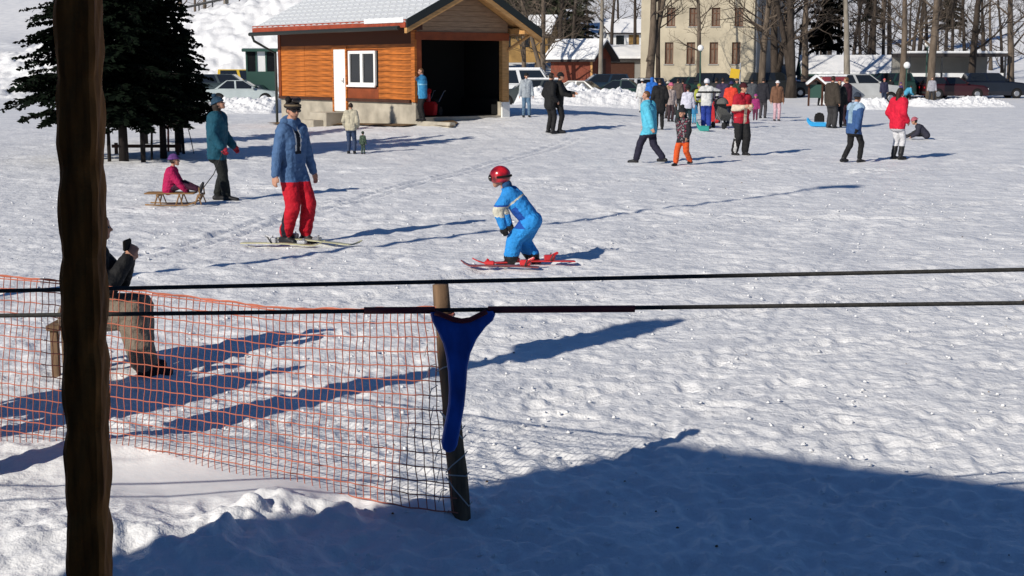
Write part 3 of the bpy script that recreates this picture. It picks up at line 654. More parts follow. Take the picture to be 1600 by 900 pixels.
for i, (px, Y) in enumerate([(1262, 140), (1296, 138), (1344, 146), (1366, 135), (1410, 132), (1432, 142), (1470, 136), (1490, 148), (1520, 138), (1548, 146), (1595, 135), (1318, 155)]):
    bt('bare_tree', px, Y, 12+(i*5) % 4, .2+.03*(i % 3), ['dense dark tree in the row below the right slope, %s' % w_ for w_ in ('first from the left', 'second from the left', 'third from the left', 'fourth from the left', 'fifth from the left', 'sixth from the left', 'seventh from the left', 'eighth from the left', 'ninth from the left', 'tenth from the left', 'last on the right', 'standing back behind the pale trunk')][i],
       low=1.0, limbs=19, seed=80+i, barkm='barkdark', group='dense trees at the foot of the right slope')
def spruce(name, loc, h, r0, z0, label, seed, needle='needle', dens=1.0, group='spruces beside the slope', bark='barkdark', tr=.09, size=1.0):
    rnd = random.Random(seed); e = empty(name, loc, rnd.uniform(0, 6), label, 'tree', group)
    t = MB(); t.tube([(0, 0, -.3), (0, 0, z0), (0.02, .01, h*.6), (0, 0, h)], [tr*1.25, tr, tr*.5, .01], 9)
    vs, fs, br = [], [], MB(); z = z0
    while z < h*.98:
        k = (z-z0)/(h-z0); L = r0*(1-k)**.85*(0.75+.25*min(1, k*8+.35)); nb = max(4, int(7*dens*(1-k*.4)))
        for b in range(nb):
            a = rnd.uniform(0, 6.283); l = L*rnd.uniform(.72, 1.15); droop = rnd.uniform(.12, .38)
            d = Vector((math.cos(a), math.sin(a), 0)); s = Vector((-d.y, d.x, 0))
            def pt(u): return d*(l*u) + Vector((0, 0, z + .12*l*u - droop*l*u*u))
            br.tube([pt(0), pt(.5), pt(1)], [.018, .012, .004], 3, caps=False)
            ns = max(5, int(l*15*dens))
            for i in range(ns):
                u = (i+.6)/ns; c = pt(u); w_ = (.30*(1-u)+.12)*l*.55+.05
                for q in range(3):
                    side = rnd.choice((-1, 1)); ln = w_*rnd.uniform(.6, 1.2); wd = .028*size*rnd.uniform(.8, 1.7)
                    dr = (s*side + d*rnd.uniform(.2, .9) + Vector((0, 0, rnd.uniform(-.75, .15)))).normalized()
                    tip = c+dr*ln; pr = dr.cross(Vector((rnd.gauss(0, 1), rnd.gauss(0, 1), rnd.gauss(0, 1)))).normalized()*wd
                    n = len(vs); vs += [c-pr*.6, c+dr*ln*.55+pr*1.1, tip, c+dr*ln*.5-pr*1.1]; fs.append((n, n+1, n+2, n+3))
        z += .24*(1-.3*k)/max(dens, .6)
    t.build('trunk', bark, e, smooth=True); tag(br.build('branches', bark, e), kind='stuff')
    c = MB(); c.v = [tuple(v) for v in vs]; c.f = fs; c.m = [0]*len(fs)
    me = bpy.data.meshes.new('crown'); me.from_pydata(c.v, [], c.f); me.materials.append(M[needle]); link('crown', me, e)
    return e
def sp(px, py, h, r0, z0, label, seed, **k):
    p = G(px, py); return spruce('spruce_tree', p, h, r0, z0, label, seed, **k)
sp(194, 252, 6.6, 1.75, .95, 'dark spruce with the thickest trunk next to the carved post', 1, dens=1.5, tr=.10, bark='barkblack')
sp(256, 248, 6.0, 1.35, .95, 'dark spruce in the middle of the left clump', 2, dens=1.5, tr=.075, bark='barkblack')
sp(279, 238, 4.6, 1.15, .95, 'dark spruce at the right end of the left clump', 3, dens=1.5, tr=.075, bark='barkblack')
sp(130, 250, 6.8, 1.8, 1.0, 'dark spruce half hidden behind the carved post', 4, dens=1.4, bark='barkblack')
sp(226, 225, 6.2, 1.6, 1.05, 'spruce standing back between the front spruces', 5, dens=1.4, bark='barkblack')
for i, (px, Y, h, r0) in enumerate([(838, 165, 15, 3.0), (866, 172, 17, 3.2), (898, 180, 16, 3.0), (812, 176, 16, 3.0), (786, 168, 15, 3.2), (800, 205, 19, 3.6), (826, 214, 20, 3.6), (852, 222, 20, 3.6), (790, 230, 21, 3.6), (838, 240, 21, 3.6)]):
    p = gx(px, Y)
    spruce('pine_tree', p, h, r0, 2.5, ['olive pine behind the bare forked tree', 'tall pine above the hut gable and shed', 'pine right of the tall pine above the shed', 'pine behind the ochre house', 'pine rising behind the hut ridge', 'tall pine in the back row, left one over the hut eave', 'tall pine in the back row over the ochre house', 'tall pine in the back row over the forked tree', 'rearmost pine left behind the hut', 'rearmost pine behind the ochre house'][i], 40+i, needle='needle2', dens=.75, group='pines on the rise behind the hut', bark='bark', tr=.25, size=5)
for i, (px, Y, h) in enumerate([(1276, 128, 13), (1338, 190, 16), (1460, 185, 16), (440, 165, 12)]):
    p = gx(px, Y)
    spruce('pine_tree', p, h, 2.6, 3.0, ['dark conifer at the left edge of the snowy clearing', 'conifer high on the right hand slope', 'conifer above the pavilion on the slope', 'conifer on the slope over the hut roof'][i], 60+i, needle='needle', dens=.7, group='conifers scattered on the slope', bark='barkdark', tr=.2, size=5)

# skis, poles and stakes leaning in the snow under the spruces
def stake(px, py, top, r, mm, label, cat, lean=0.0):
    p = G(px, py); s = F_PX/p.y; h = (py-top)/s
    m = MB(); m.tube([(0, 0, -.1), (lean*.5, 0, h*.5), (lean, .02, h)], [r, r, r*.8], 7)
    return tag(m.build(cat.replace(' ', '_'), mm, None, loc=p), label, cat, 'stakes and poles under the spruces')
stake(171, 252, 198, .045, 'barkblack', 'dark wooden stake right beside the carved post', 'stake')
stake(237, 250, 200, .03, 'barkblack', 'thin dark pole between the first two spruce trunks', 'pole', .03)
stake(224, 254, 178, .06, 'barkblack', 'thin dead trunk between the two left spruces', 'dead trunk')
stake(287, 240, 193, .04, 'barkblack', 'dark stake right of the last spruce trunk', 'stake', -.03)
stake(263, 238, 195, .03, mat('red_ski', (.20, .03, .02), .4), 'reddish ski standing upright under the spruces', 'ski', .02)
stake(304, 240, 200, .012, 'darksteel', 'thin ski pole leaning to the left beside the spruces', 'ski pole', -.15)
p = G(222, 242); rl = empty('wooden_rail', p, 0, 'low wooden rail between the spruce trunks', 'rail')
part('rail', 'darkwood', rl, ((-.75, -.03, .18), (1.0, .03, .26))); part('post', 'darkwood', rl, ((-.7, .032, -.1), (-.62, .08, .3))); part('post', 'darkwood', rl, ((.85, .032, -.1), (.93, .08, .3)))

# guard rail along the road on top of the left bank
a, b = gx(285, 113), gx(470, 113); gr_ = empty('guard_rail', a, 0, 'long dark guard rail along the road above the left snow bank', 'guard rail')
N = 9
for i in range(N+1):
    q = gx(285+185*i/N, 113)-a; part('post', 'darksteel', gr_, ((q.x-.05, q.y-.05, q.z-.3), (q.x+.05, q.y+.05, q.z+.75)))
MB().tube([gx(285+185*i/(3*N), 112.9)-a+Vector((0, 0, .62)) for i in range(3*N+1)], .10, 6).build('rail', 'darksteel', gr_)

# ================================================================== CARS
def car(px, Y, rz, colr, label, kind='sedan', L=4.4, snow=False, rough=.3):
    p = gx(px, Y); e = empty('parked_car', (p.x, p.y, p.z), rz, label, 'car', 'cars parked along the snow')
    paint = mat('car_paint', colr, rough, spec=.4, coat=.25, noise=(1.5, (1, 1, 1), .12))
    H = {'sedan': 1.43, 'suv': 1.75, 'van': 2.05, 'hatch': 1.48}[kind]; W = {'van': 1.9}.get(kind, 1.74)
    belt = H*.60 if kind != 'van' else H*.55
    if kind == 'sedan': low = [(-.5, .55), (-.495, .80), (-.46, .88), (-.27, .93), (.17, .92), (.40, .78), (.47, .68), (.5, .5)]; cab = [(-.36, 0), (-.20, 1), (.02, 1), (.20, 0)]
    elif kind == 'van': low = [(-.5, .5), (-.5, 1.1), (-.49, 1.13), (.28, 1.13), (.44, .95), (.48, .8), (.5, .5)]; cab = [(-.5, 0), (-.48, 1), (.18, 1), (.31, 0)]
    else: low = [(-.5, .55), (-.5, .95), (-.47, 1.02*belt/.9), (.18, 1.0*belt/.9), (.42, .9*belt/.9), (.48, .75), (.5, .5)]; cab = [(-.48, 0), (-.42, 1), (.03, 1), (.20, 0)]
    bz = max(z for _, z in low)
    body = MB(); gz = .2
    # lower body: lofted stations with tumblehome
    xs = [x*L for x, _ in low]; st = []
    for x, z in low:
        tp = 1-.10*max(0, (abs(x)-.38)/.12)
        wv = W/2*tp
        st.append([(x*L, -wv*.93, gz), (x*L, -wv, gz+.28), (x*L, -wv*.99, max(z-.1, gz+.3)), (x*L, -wv*.90, max(z, gz+.31)), (x*L, wv*.90, max(z, gz+.31)), (x*L, wv*.99, max(z-.1, gz+.3)), (x*L, wv, gz+.28), (x*L, wv*.93, gz)])
    vs = [v for s in st for v in s]; fs = []
    for i in range(len(st)-1):
        for k in range(8): fs.append((i*8+k, i*8+(k+1) % 8, (i+1)*8+(k+1) % 8, (i+1)*8+k))
    fs += [tuple(range(7, -1, -1)), tuple((len(st)-1)*8+k for k in range(8))]
    body.add(vs, fs)
    # cabin
    def cst(x, t): 
        wv = W/2*(.90-.14*t); z = bz-.02+(H-bz)*t; return [(x*L, -wv, z), (x*L, wv, z)]
    c = [cst(*q) for q in cab]; cv = [v for q in c for v in q]
    body.add(cv, [(0, 1, 3, 2), (2, 3, 5, 4), (4, 5, 7, 6), (0, 2, 4, 6), (1, 7, 5, 3)])
    body.build('body', paint, e, smooth=False, bevel=.03)
    # glass
    V = [Vector(v) for v in cv]
    def pane(name, q, off, sh=.12):
        cc = sum(q, Vector())/4; nn = (q[1]-q[0]).cross(q[3]-q[0]).normalized(); nn = nn if nn.dot(off) > 0 else -nn
        q2 = [cc+(v-cc)*(1-sh)+nn*.012 for v in q]; MB().add(q2+[v-nn*.02 for v in q2], [(0, 1, 2, 3), (7, 6, 5, 4), (0, 4, 5, 1), (1, 5, 6, 2), (2, 6, 7, 3), (3, 7, 4, 0)]).build(name, 'glass', e)
    pane('rear_window', [V[0], V[1], V[3], V[2]], Vector((-1, 0, .5)), .16); pane('windscreen', [V[4], V[5], V[7], V[6]], Vector((1, 0, .5)), .14)
    for s, ids in ((-1, (0, 2, 4, 6)), (1, (1, 3, 5, 7))):
        a, b, d_, f = [V[i] for i in ids]; mid_t, mid_b = b.lerp(d_, .5), a.lerp(f, .5)
        pane('side_window', [a.lerp(mid_b, .1), b.lerp(mid_t, .05), mid_t, mid_b], Vector((0, s, 0)), .13); pane('side_window', [mid_b, mid_t, d_, f], Vector((0, s, 0)), .13)
        for x in (-.30, .31):
            w_ = empty('wheel', (x*L, s*(W/2-.1), .32)); w_.parent = e
            MB().tube([(0, -.11, 0), (0, -.09, 0), (0, .09, 0), (0, .11, 0)], [.28, .32, .32, .28], 18).build('tyre', 'rubber', w_)
            MB().tube([(0, s*.10, 0), (0, s*.125, 0)], [.2, .17], 12).build('rim', 'steel', w_)
            ar = MB(); ar.tube([(x*L, s*(W/2-.13), .34), (x*L, s*(W/2+.004), .34)], .365, 18); ar.build('wheel_arch', 'black', e)
        MB().box((L*.15, s*(W/2+.05), bz+.06), (.12, .18, .12)).build('mirror', paint, e, bevel=.02)
        MB().box((L*.485, s*W*.32, .64), (.1, .34, .14)).build('headlight', 'globe', e, bevel=.02)
        MB().box((-L*.495, s*W*.36, .75), (.07, .26, .16)).build('tail_light', 'redplastic', e, bevel=.02)
    MB().box((L*.49, 0, .40), (.14, W*.9, .2)).build('bumper', 'darksteel' if kind != 'sedan' else paint, e, bevel=.03); MB().box((-L*.49, 0, .42), (.14, W*.9, .2)).build('bumper', 'darksteel' if kind != 'sedan' else paint, e, bevel=.03)
    if snow:
        m = MB(); m.bb((cab[1][0]*L+.05, -W*.36, H-.02), (cab[2][0]*L-.05, W*.36, H+.09)); m.build('roof_snow', 'snow', e, bevel=.03)
    return e
SIL, NAVY, DRK, GRN = (.40, .45, .45), (.012, .02, .045), (.018, .02, .022), (.012, .035, .03)
car(390, 81, R(2), SIL, 'silver grey saloon parked left of the hut')
car(372, 88, R(0), (.03, .045, .05), 'dark estate car directly behind the silver saloon', 'suv', 4.6)
car(398, 92.5, R(0), (.60, .40, .03), 'yellow van behind the dark estate car', 'van', 3.9)
car(826, 88, R(-6), (.62, .63, .64), 'white van with a snowy roof right of the hut', 'van', 4.6, snow=True)
car(824, 76, R(184), (.05, .06, .06), 'dark hatchback with snow on it beside the hut', 'hatch', 4.0, snow=True)
car(893, 80, R(160), NAVY, 'navy saloon behind the snow bank nearest the black clad pair')
car(930, 90, R(185), (.015, .03, .05), 'dark blue estate car parked behind the navy saloon', 'suv')
car(958, 82, R(170), GRN, 'dark green saloon behind the snow bank')
car(984, 88, R(110), (.55, .56, .57), 'light silver hatchback at the right end of the snow bank', 'hatch')
car(1008, 93, R(95), NAVY, 'dark blue hatchback right beside the light silver one', 'hatch')
car(1050, 97, R(180), GRN, 'dark green car at the foot of the yellow building, left one', 'hatch')
car(1122, 97, R(0), DRK, 'black estate at the foot of the yellow building, right one', 'suv')
car(1205, 99, R(4), DRK, 'black car in the shade right of the yellow building', 'suv', 4.7)
car(1338, 85, R(3), (.42, .43, .43), 'silver estate car on the right behind the dark clad group', 'suv', 4.5)
car(1365, 97, R(178), GRN, 'dark green car behind the silver estate on the right', 'suv')
car(1424, 98, R(2), DRK, 'black car under the stout tree on the right', 'hatch')
car(1475, 96, R(0), (.035, .008, .011), 'dark red car at the right edge by the pavilion', 'hatch')
car(1535, 97, R(0), (.008, .011, .02), 'dark blue car past the right edge of the pavilion', 'suv')

# ================================================================== PEOPLE
def V3(*a): return Vector(a if len(a) == 3 else a[0])
def ik(a, b, l1, l2, hint):
    d = b-a; L = min(d.length, (l1+l2)*.999); dn = d.normalized(); b = a+dn*L
    x = (l1*l1-l2*l2+L*L)/(2*L); y = math.sqrt(max(l1*l1-x*x, 0)); n = hint-dn*hint.dot(dn); n = n.normalized() if n.length > 1e-6 else dn.orthogonal()
    return a+dn*x+n*y, b
class Prims:
    def __init__(s): s.mb = MB(); s.p = []
    def rc(s, a, b, r1, r2, lab):
        a, b = Vector(a), Vector(b); d = b-a
        if d.length < 1e-5: d = Vector((0, 0, 1e-4))
        dn = d.normalized(); pts, rs = [], []
        for k in (-1, -.8, -.45): pts.append(a+dn*r1*k); rs.append(r1*math.sqrt(max(1-k*k, .004)))
        pts.append(a); rs.append(r1); pts.append(b); rs.append(r2)
        for k in (.45, .8, 1): pts.append(b+dn*r2*k); rs.append(r2*math.sqrt(max(1-k*k, .004)))
        s.mb.tube(pts, rs, 12); s.p.append(('c', a, b, r1, r2, lab))
    def el(s, c, r, rot, lab):
        s.mb.ell(c, r, n=16, m=12, rot=rot); s.p.append(('e', Vector(c), r, rot.to_3x3() if rot is not None else Matrix.Identity(3), lab))
    def labels(s, P):
        D = []
        for q in s.p:
            if q[0] == 'c':
                a, b = np.array(q[1]), np.array(q[2]); d = b-a; t = np.clip(((P-a)@d)/max(d@d, 1e-9), 0, 1)
                D.append(np.linalg.norm(P-a-t[:, None]*d, axis=1)-(q[3]+(q[4]-q[3])*t))
            else:
                Lc = (P-np.array(q[1]))@np.array(q[3]); r = np.array(q[2]); D.append((np.linalg.norm(Lc/r, axis=1)-1)*r.min())
        i = np.argmin(np.stack(D), 0); labs = np.array([q[-1] for q in s.p]); return labs[i]

POSES = {
 'stand': {},
 'walk': dict(fl=(-.09, .30, .09), fr=(.09, -.34, .13), pel=(0, 0, .92), hl=(-.27, -.18, .88), hr=(.27, .22, .9), neck=(0, .05, 1.46)),
 'walk2': dict(fl=(-.09, -.30, .13), fr=(.09, .28, .09), pel=(0, 0, .92), hl=(-.27, .2, .9), hr=(.27, -.16, .88), neck=(0, .05, 1.46)),
 'front_hands': dict(hl=(-.12, .28, 1.05), hr=(.12, .30, 1.08)),
 'pockets': dict(hl=(-.22, .1, .95), hr=(.22, .1, .95)),
 'hips': dict(hl=(-.2, .05, 1.0), hr=(.2, .05, 1.0)),
}
def person(label, px, yfoot, ytop, f, pose='stand', jacket=(.02, .02, .02), pants=(.02, .02, .025), boots=None, skin='skin', hair='hair', hat=None, hatcol=(.02, .02, .02),
           glove=None, child=False, bulk=.02, hem=-.05, hood=False, voxel=.022, rule=None, extra=(), loc=None, scale=None, group=None, kw=None, legbulk=.0, longhair=False, shadow_z=0.0, faceyaw=0, facepitch=0, smooth=2, pantend=.07, glovek=1.45, legs=1.0):
    P = dict(pel=(0, 0, .95), neck=(0, .02, 1.48), hl=(-.27, .05, .86), hr=(.27, .05, .86), fl=(-.1, 0, .08), fr=(.1, .03, .08), kh=(0, 1, .05), eh=(0, -1, -.15), roll=0, toe=None, elb=None, kn=None, toel=None, toer=None)
    P.update(POSES.get(pose, {})); P.update(kw or {})
    hs = 1.32 if child else 1.0
    S = Prims(); pel, neck = V3(P['pel']), V3(P['neck']); up = (neck-pel).normalized()
    lat = Matrix.Rotation(P['roll'], 3, 'Z') @ Vector((1, 0, 0)); lat = (lat-up*lat.dot(up)).normalized(); fw = up.cross(lat)
    chest = pel+(neck-pel)*.66; sh = {-1: neck-up*.075-lat*.165, 1: neck-up*.075+lat*.165}
    # torso
    for s in (-1, 1):
        S.rc(pel+up*.02+lat*s*.06, chest+lat*s*.06, .098+bulk, .116+bulk, 'jacket')
        S.rc(chest+lat*s*.06, sh[s]-lat*s*.03-up*.01, .115+bulk, .084+bulk, 'jacket')
        S.rc(pel+up*.06+lat*s*.055, pel+up*hem+lat*s*.065-Vector((0, 0, .02)), .100+bulk*.9, .104+bulk*.9, 'jacket')
        S.rc(pel+lat*s*.06, pel-up*.04+lat*s*.07, .105, .11, 'pants')
    if hem < -.02: S.rc(pel+up*.05, pel+up*hem-Vector((0, 0, .01)), .11+bulk, .108+bulk*.9, 'jacket')
    S.rc(neck-up*.05, neck+up*.06, .062, .055, 'skin'); S.rc(neck-up*.06, neck+up*.02, .075, .07, 'jacket')
    # head
    yaw = Matrix.Rotation(R(faceyaw), 3, 'Z') @ Matrix.Rotation(R(-facepitch), 3, 'X')
    hu = (up*.45+Vector((0, 0, 1))*.55).normalized(); hf = (fw-hu*fw.dot(hu)).normalized(); hl_ = hf.cross(hu).normalized()
    HR = Matrix((hl_, hf, hu)).transposed() @ yaw; HR4 = HR
    hc = neck+up*.05+hu*.115*hs+hf*.03
    Lh = lambda x, y, z: hc+HR @ Vector((x*hs, y*hs, z*hs))
    S.el(Lh(0, -.008, .02), (.074*hs, .092*hs, .092*hs), HR4, 'head'); S.rc(Lh(0, .035, -.045), Lh(0, .055, -.07), .048*hs, .034*hs, 'head')
    S.el(Lh(0, .045, -.02), (.056*hs, .045*hs, .075*hs), HR4, 'head'); S.rc(Lh(0, .088, .0), Lh(0, .105, -.022), .010*hs, .013*hs, 'head')
    for s in (-1, 1): S.el(Lh(s*.075, -.005, -.01), (.012*hs, .022*hs, .032*hs), HR4, 'head')
    if longhair: S.rc(Lh(0, -.06, -.02), Lh(0, -.075, -.2), .07*hs, .05*hs, 'hair')
    if hood: S.el(Lh(0, -.035, .03), (.10*hs, .105*hs, .115*hs), HR4, 'jacket'); S.rc(Lh(0, -.05, -.08), Lh(0, -.03, -.14), .085*hs, .09*hs, 'jacket')
    # arms
    for s, h in ((-1, 'hl'), (1, 'hr')):
        hint = V3(P['eh']) + lat*s*.35; hint = V3(P[h+'e']) if (h+'e') in P else hint
        el, wr = ik(sh[s], V3(P[h]), .285, .255, hint); fd = (wr-el).normalized()
        S.rc(sh[s], el, .060+bulk*.8, .050+bulk*.8, 'sleeve'); S.rc(el, wr-fd*.01, .050+bulk*.8, .038+bulk*.6, 'sleeve'); S.rc(wr-fd*.05, wr-fd*.02, .036+bulk*.6, .036+bulk*.6, 'cuff')
        g = 'glove' if glove else 'skin'; k = glovek if glove else 1.0
        n_ = -lat*s; n_ = (n_-fd*n_.dot(fd)); n_ = n_.normalized() if n_.length > .1 else fw; sd = fd.cross(n_).normalized()
        if sd.dot(fw) < 0: sd = -sd
        for o in (-.02, .0, .02): S.rc(wr+sd*o*.6, wr+fd*.075+sd*o*1.2, .019*k, .018*k, g)
        for q, (o, ln) in enumerate(((-.03, .058), (-.010, .07), (.010, .075), (.03, .066))):
            b0 = wr+fd*.085+sd*o; b1 = b0+(fd*.9+n_*.25)*ln*.55; b2 = b1+(fd*.6+n_*.75)*ln*.5
            S.rc(b0, b1, .0105*k, .0095*k, g); S.rc(b1, b2, .0095*k, .0085*k, g)
        t0 = wr+fd*.03+sd*.03; t1 = t0+(fd*.6+sd*.55+n_*.3)*.045; S.rc(t0, t1, .013*k, .011*k, g); S.rc(t1, t1+(fd*.9+n_*.3)*.03, .011*k, .009*k, g)
    # legs
    for s, h in ((-1, 'fl'), (1, 'fr')):
        hip = pel+lat*s*.085-up*.03; hint = V3(P['kh'])+lat*s*.04
        if P.get(h+'k'): hint = V3(P[h+'k'])
        kn, an = ik(hip, V3(P[h]), .435*legs, .425*legs, hint)
        S.rc(hip, kn, .100+legbulk, .076+legbulk, 'pants'); S.rc(kn, an+(kn-an).normalized()*pantend, .076+legbulk, .066+legbulk, 'pants')
        td = V3(P[h+'t']) if P.get(h+'t') else (Vector((fw.x, fw.y, 0)).normalized() if Vector((fw.x, fw.y, 0)).length > .2 else Vector((0, 1, 0)))
        sk = (kn-an).normalized()
        S.rc(an+sk*.10, an, .060, .052, 'boot'); S.rc(an-td*.035-sk*.03, an+td*.14-sk*.038, .046, .042, 'boot'); S.rc(an+td*.05-sk*.02, an+td*.17-sk*.04, .046, .04, 'boot')
    # continuous surface
    tmp = bpy.data.objects.new('tmp', S.mb.mesh('tmp', ['skin'])); COL.objects.link(tmp)
    rm = tmp.modifiers.new('r', 'REMESH'); rm.mode = 'VOXEL'; rm.voxel_size = voxel; rm.adaptivity = 0
    sm_ = tmp.modifiers.new('s', 'SMOOTH'); sm_.factor = .5; sm_.iterations = smooth
    dg = bpy.context.evaluated_depsgraph_get(); me = bpy.data.meshes.new_from_object(tmp.evaluated_get(dg)); old = tmp.data
    bpy.data.objects.remove(tmp); bpy.data.meshes.remove(old)
    nv = len(me.vertices); VC = np.empty(nv*3); VN = np.empty(nv*3); me.vertices.foreach_get('co', VC); me.vertices.foreach_get('normal', VN); VC = VC.reshape(-1, 3); VN = VN.reshape(-1, 3)
    vl = np.isin(S.labels(VC), ['jacket', 'sleeve', 'pants']); sd_ = int(abs(px)) % 50      # creases and folds of the clothes
    fo = .0055*(1-2*np.abs(perlin(VC[:, 0]*5+VC[:, 1]*4, VC[:, 2]*11+VC[:, 0]*3, sd_))) + .003*perlin(VC[:, 0]*13+VC[:, 2]*4, VC[:, 2]*22+VC[:, 1]*9, sd_+1)
    VC += VN*((fo-.002)*vl)[:, None]; me.vertices.foreach_set('co', VC.ravel()); me.update()
    n = len(me.polygons); C = np.empty(n*3); me.polygons.foreach_get('center', C); C = C.reshape(-1, 3); lab = S.labels(C)
    mats = [cloth(jacket, .2), cloth(pants, .2), M[skin], M[hair], cloth(boots, .5) if boots else M['bootblack'], cloth(glove, .2) if glove else M['skin'], M['lens']] + [cloth(c, .2) for c in extra]
    mi = np.zeros(n, int); mp = dict(jacket=0, sleeve=0, cuff=0, pants=1, skin=2, head=2, hair=3, boot=4, glove=5)
    for k, v in mp.items(): mi[lab == k] = v
    hd = lab == 'head'; Lc = (C-np.array(hc))@np.array(HR)/hs
    mi[hd & ((Lc[:, 2] > .062) | ((Lc[:, 1] < .005) & (Lc[:, 2] > -.05)) | ((Lc[:, 1] < .035) & (Lc[:, 2] > .03)))] = 3
    for s in (-1, 1): mi[hd & (np.hypot(Lc[:, 0]-s*.031, (Lc[:, 2]-.004)*1.5) < .014) & (Lc[:, 1] > .05)] = 6
    if pel.z > .8:                                    # straight jacket hem
        t_ = (C-np.array(pel))@np.array(up); jp = np.isin(lab, ['jacket', 'pants'])
        mi[jp & (t_ > hem-.09)] = 0; mi[jp & (t_ <= hem-.09)] = 1
    if rule: mi = rule(lab, C, mi, dict(pel=pel, neck=neck, chest=chest, lat=lat, fw=fw, up=up, Lc=Lc))
    me.materials.clear()
    for m_ in mats: me.materials.append(m_)
    me.polygons.foreach_set('material_index', mi.astype(np.int32)); me.polygons.foreach_set('use_smooth', np.ones(n, bool)); me.update()
    zmin, zmax = C[:, 2].min(), C[:, 2].max()
    if hat in ('beanie', 'pompom', 'helmet', 'cap'): zmax += .03*hs
    if loc is None: loc = G(px, yfoot)
    if scale is None: scale = (at(px, ytop, loc.y).z-loc.z)/(zmax-zmin)
    e = empty('person', (loc.x, loc.y, loc.z-zmin*scale-.012), R(-f), label, 'person', group); e.scale = (scale,)*3
    link('body', me, e)
    hm = Matrix.Translation(hc) @ HR.to_4x4()
    def child_mesh(mb, name, mats_, smooth_=True):
        mb.v = [tuple(hm @ (Vector(v)*hs)) for v in mb.v]; return mb.build(name, mats_, e, smooth=smooth_)
    if hat in ('beanie', 'pompom'):
        m = MB(); m.ell((0, -.012, .035), (.090, .106, .105), n=18, m=9, zmin=0); m.tube([(0, -.012, .02), (0, -.012, .06)], .0, 3) if False else None
        o = child_mesh(m, 'hat', [cloth(hatcol)])
        m = MB(); ring = [(math.cos(a)*.086, -.012+math.sin(a)*.101, .04) for a in np.linspace(0, 2*math.pi, 19)]; m.tube(ring, .018, 6, caps=False); q = child_mesh(m, 'hat_cuff', [cloth(tuple(c*1.3 for c in hatcol))]); q.parent = o
        if hat == 'pompom': m = MB(); m.ell((0, -.02, .16), (.042, .042, .04)); q = child_mesh(m, 'pompom', [cloth(hatcol)]); q.parent = o
    if hat == 'cap':
        m = MB(); m.ell((0, -.01, .04), (.086, .102, .085), n=18, m=8, zmin=0); m.box((0, .12, .05), (.12, .09, .012)); child_mesh(m, 'cap', [cloth(hatcol)])
    if hat == 'helmet':
        m = MB(); m.ell((0, -.01, .03), (.106, .122, .115), n=24, m=14, zmin=-.55); o = child_mesh(m, 'helmet', [mat('helmet', hatcol, .25, spec=.5, coat=.5)])
    return e, hm, hs
def addon(e, hm, hs, mb, name, mats, smooth=True):
    mb.v = [tuple(hm @ (Vector(v)*hs)) for v in mb.v]; return mb.build(name, mats, e, smooth=smooth)
BLK = (.012, .012, .013); DNAVY = (.014, .016, .028); JEAN = (.05, .09, .17)

# ---- man in red ski trousers (near)
def r_red(lab, C, mi, d):
    x, y, z = C.T
    f = (lab == 'jacket') & (y > .08) & (np.abs(x-.02) < .055) & (z < 1.42)                     # open front over a dark shirt
    mi[f & (z > 1.12)] = 7
    mi[(lab == 'jacket') & (y > .07) & (np.abs(np.abs(x-.02)-.045) < .010) & (z > 1.16) & (z < 1.45)] = 8  # white cords
    hd = np.isin(lab, ['head']); Lc = d['Lc']
    mi[hd & (Lc[:, 1] > .02) & (Lc[:, 2] < -.055)] = 9                                           # beard shadow
    mi[(lab == 'pants') & (x > .07) & (np.abs(y) < .03) & (z < .5)] = 7
    mi[(lab == 'boot') | ((lab == 'pants') & (z < .115))] = 4
    return mi
e, hm, hs = person('man in blue hooded top, red ski trousers and sunglasses standing on skis', 460, 379, 152, 125, jacket=(.065, .13, .26), pants=(.50, .008, .022), hat='beanie', hatcol=(.012, .010, .010), voxel=.012, bulk=.022, hem=-.07, legbulk=.018,
       extra=[(.012, .014, .022), (.6, .6, .6), (.22, .12, .085)], rule=r_red, pantend=.09, faceyaw=-18, facepitch=8,
       kw=dict(fl=(-.11, .07, .10), fr=(.12, -.05, .10), hl=(-.33, .05, .84), hr=(.31, .0, .84), neck=(0, .0, 1.48)))
m = MB()
for s in (-1, 1): m.ell((s*.034, .088, .006), (.031, .016, .022))
m.tube([(-.078, -.01, .012), (-.065, .07, .012), (0, .103, .012), (.065, .07, .012), (.078, -.01, .012)], .006, 6)
addon(e, hm, hs, m, 'sunglasses', 'lens')
m = MB(); m.tube([(math.cos(a)*.090, -.012+math.sin(a)*.105, .056+.012*math.sin(a)) for a in np.linspace(0, 2*math.pi, 20)], .014, 6, caps=False); o = addon(e, hm, hs, m, 'goggle_strap', cloth((.16, .12, .075)))
m = MB(); m.ell((0, .072, .125), (.062, .03, .030), n=16); o = addon(e, hm, hs, m, 'goggles', 'lens')
m = MB(); m.ell((.075, .01, .13), (.035, .04, .04)); m.ell((-.07, .0, .12), (.03, .04, .035)); addon(e, hm, hs, m, 'hat_flaps', cloth((.012, .01, .01)))
m = MB()
for s in (-1, 1): m.ell((s*.075, -.05, -.155), (.06, .075, .06), rot=Matrix.Rotation(s*.4, 3, 'Y'))
m.ell((0, -.10, -.15), (.1, .06, .075)); addon(e, hm, hs, m, 'folded_hood', cloth((.065, .13, .26)))
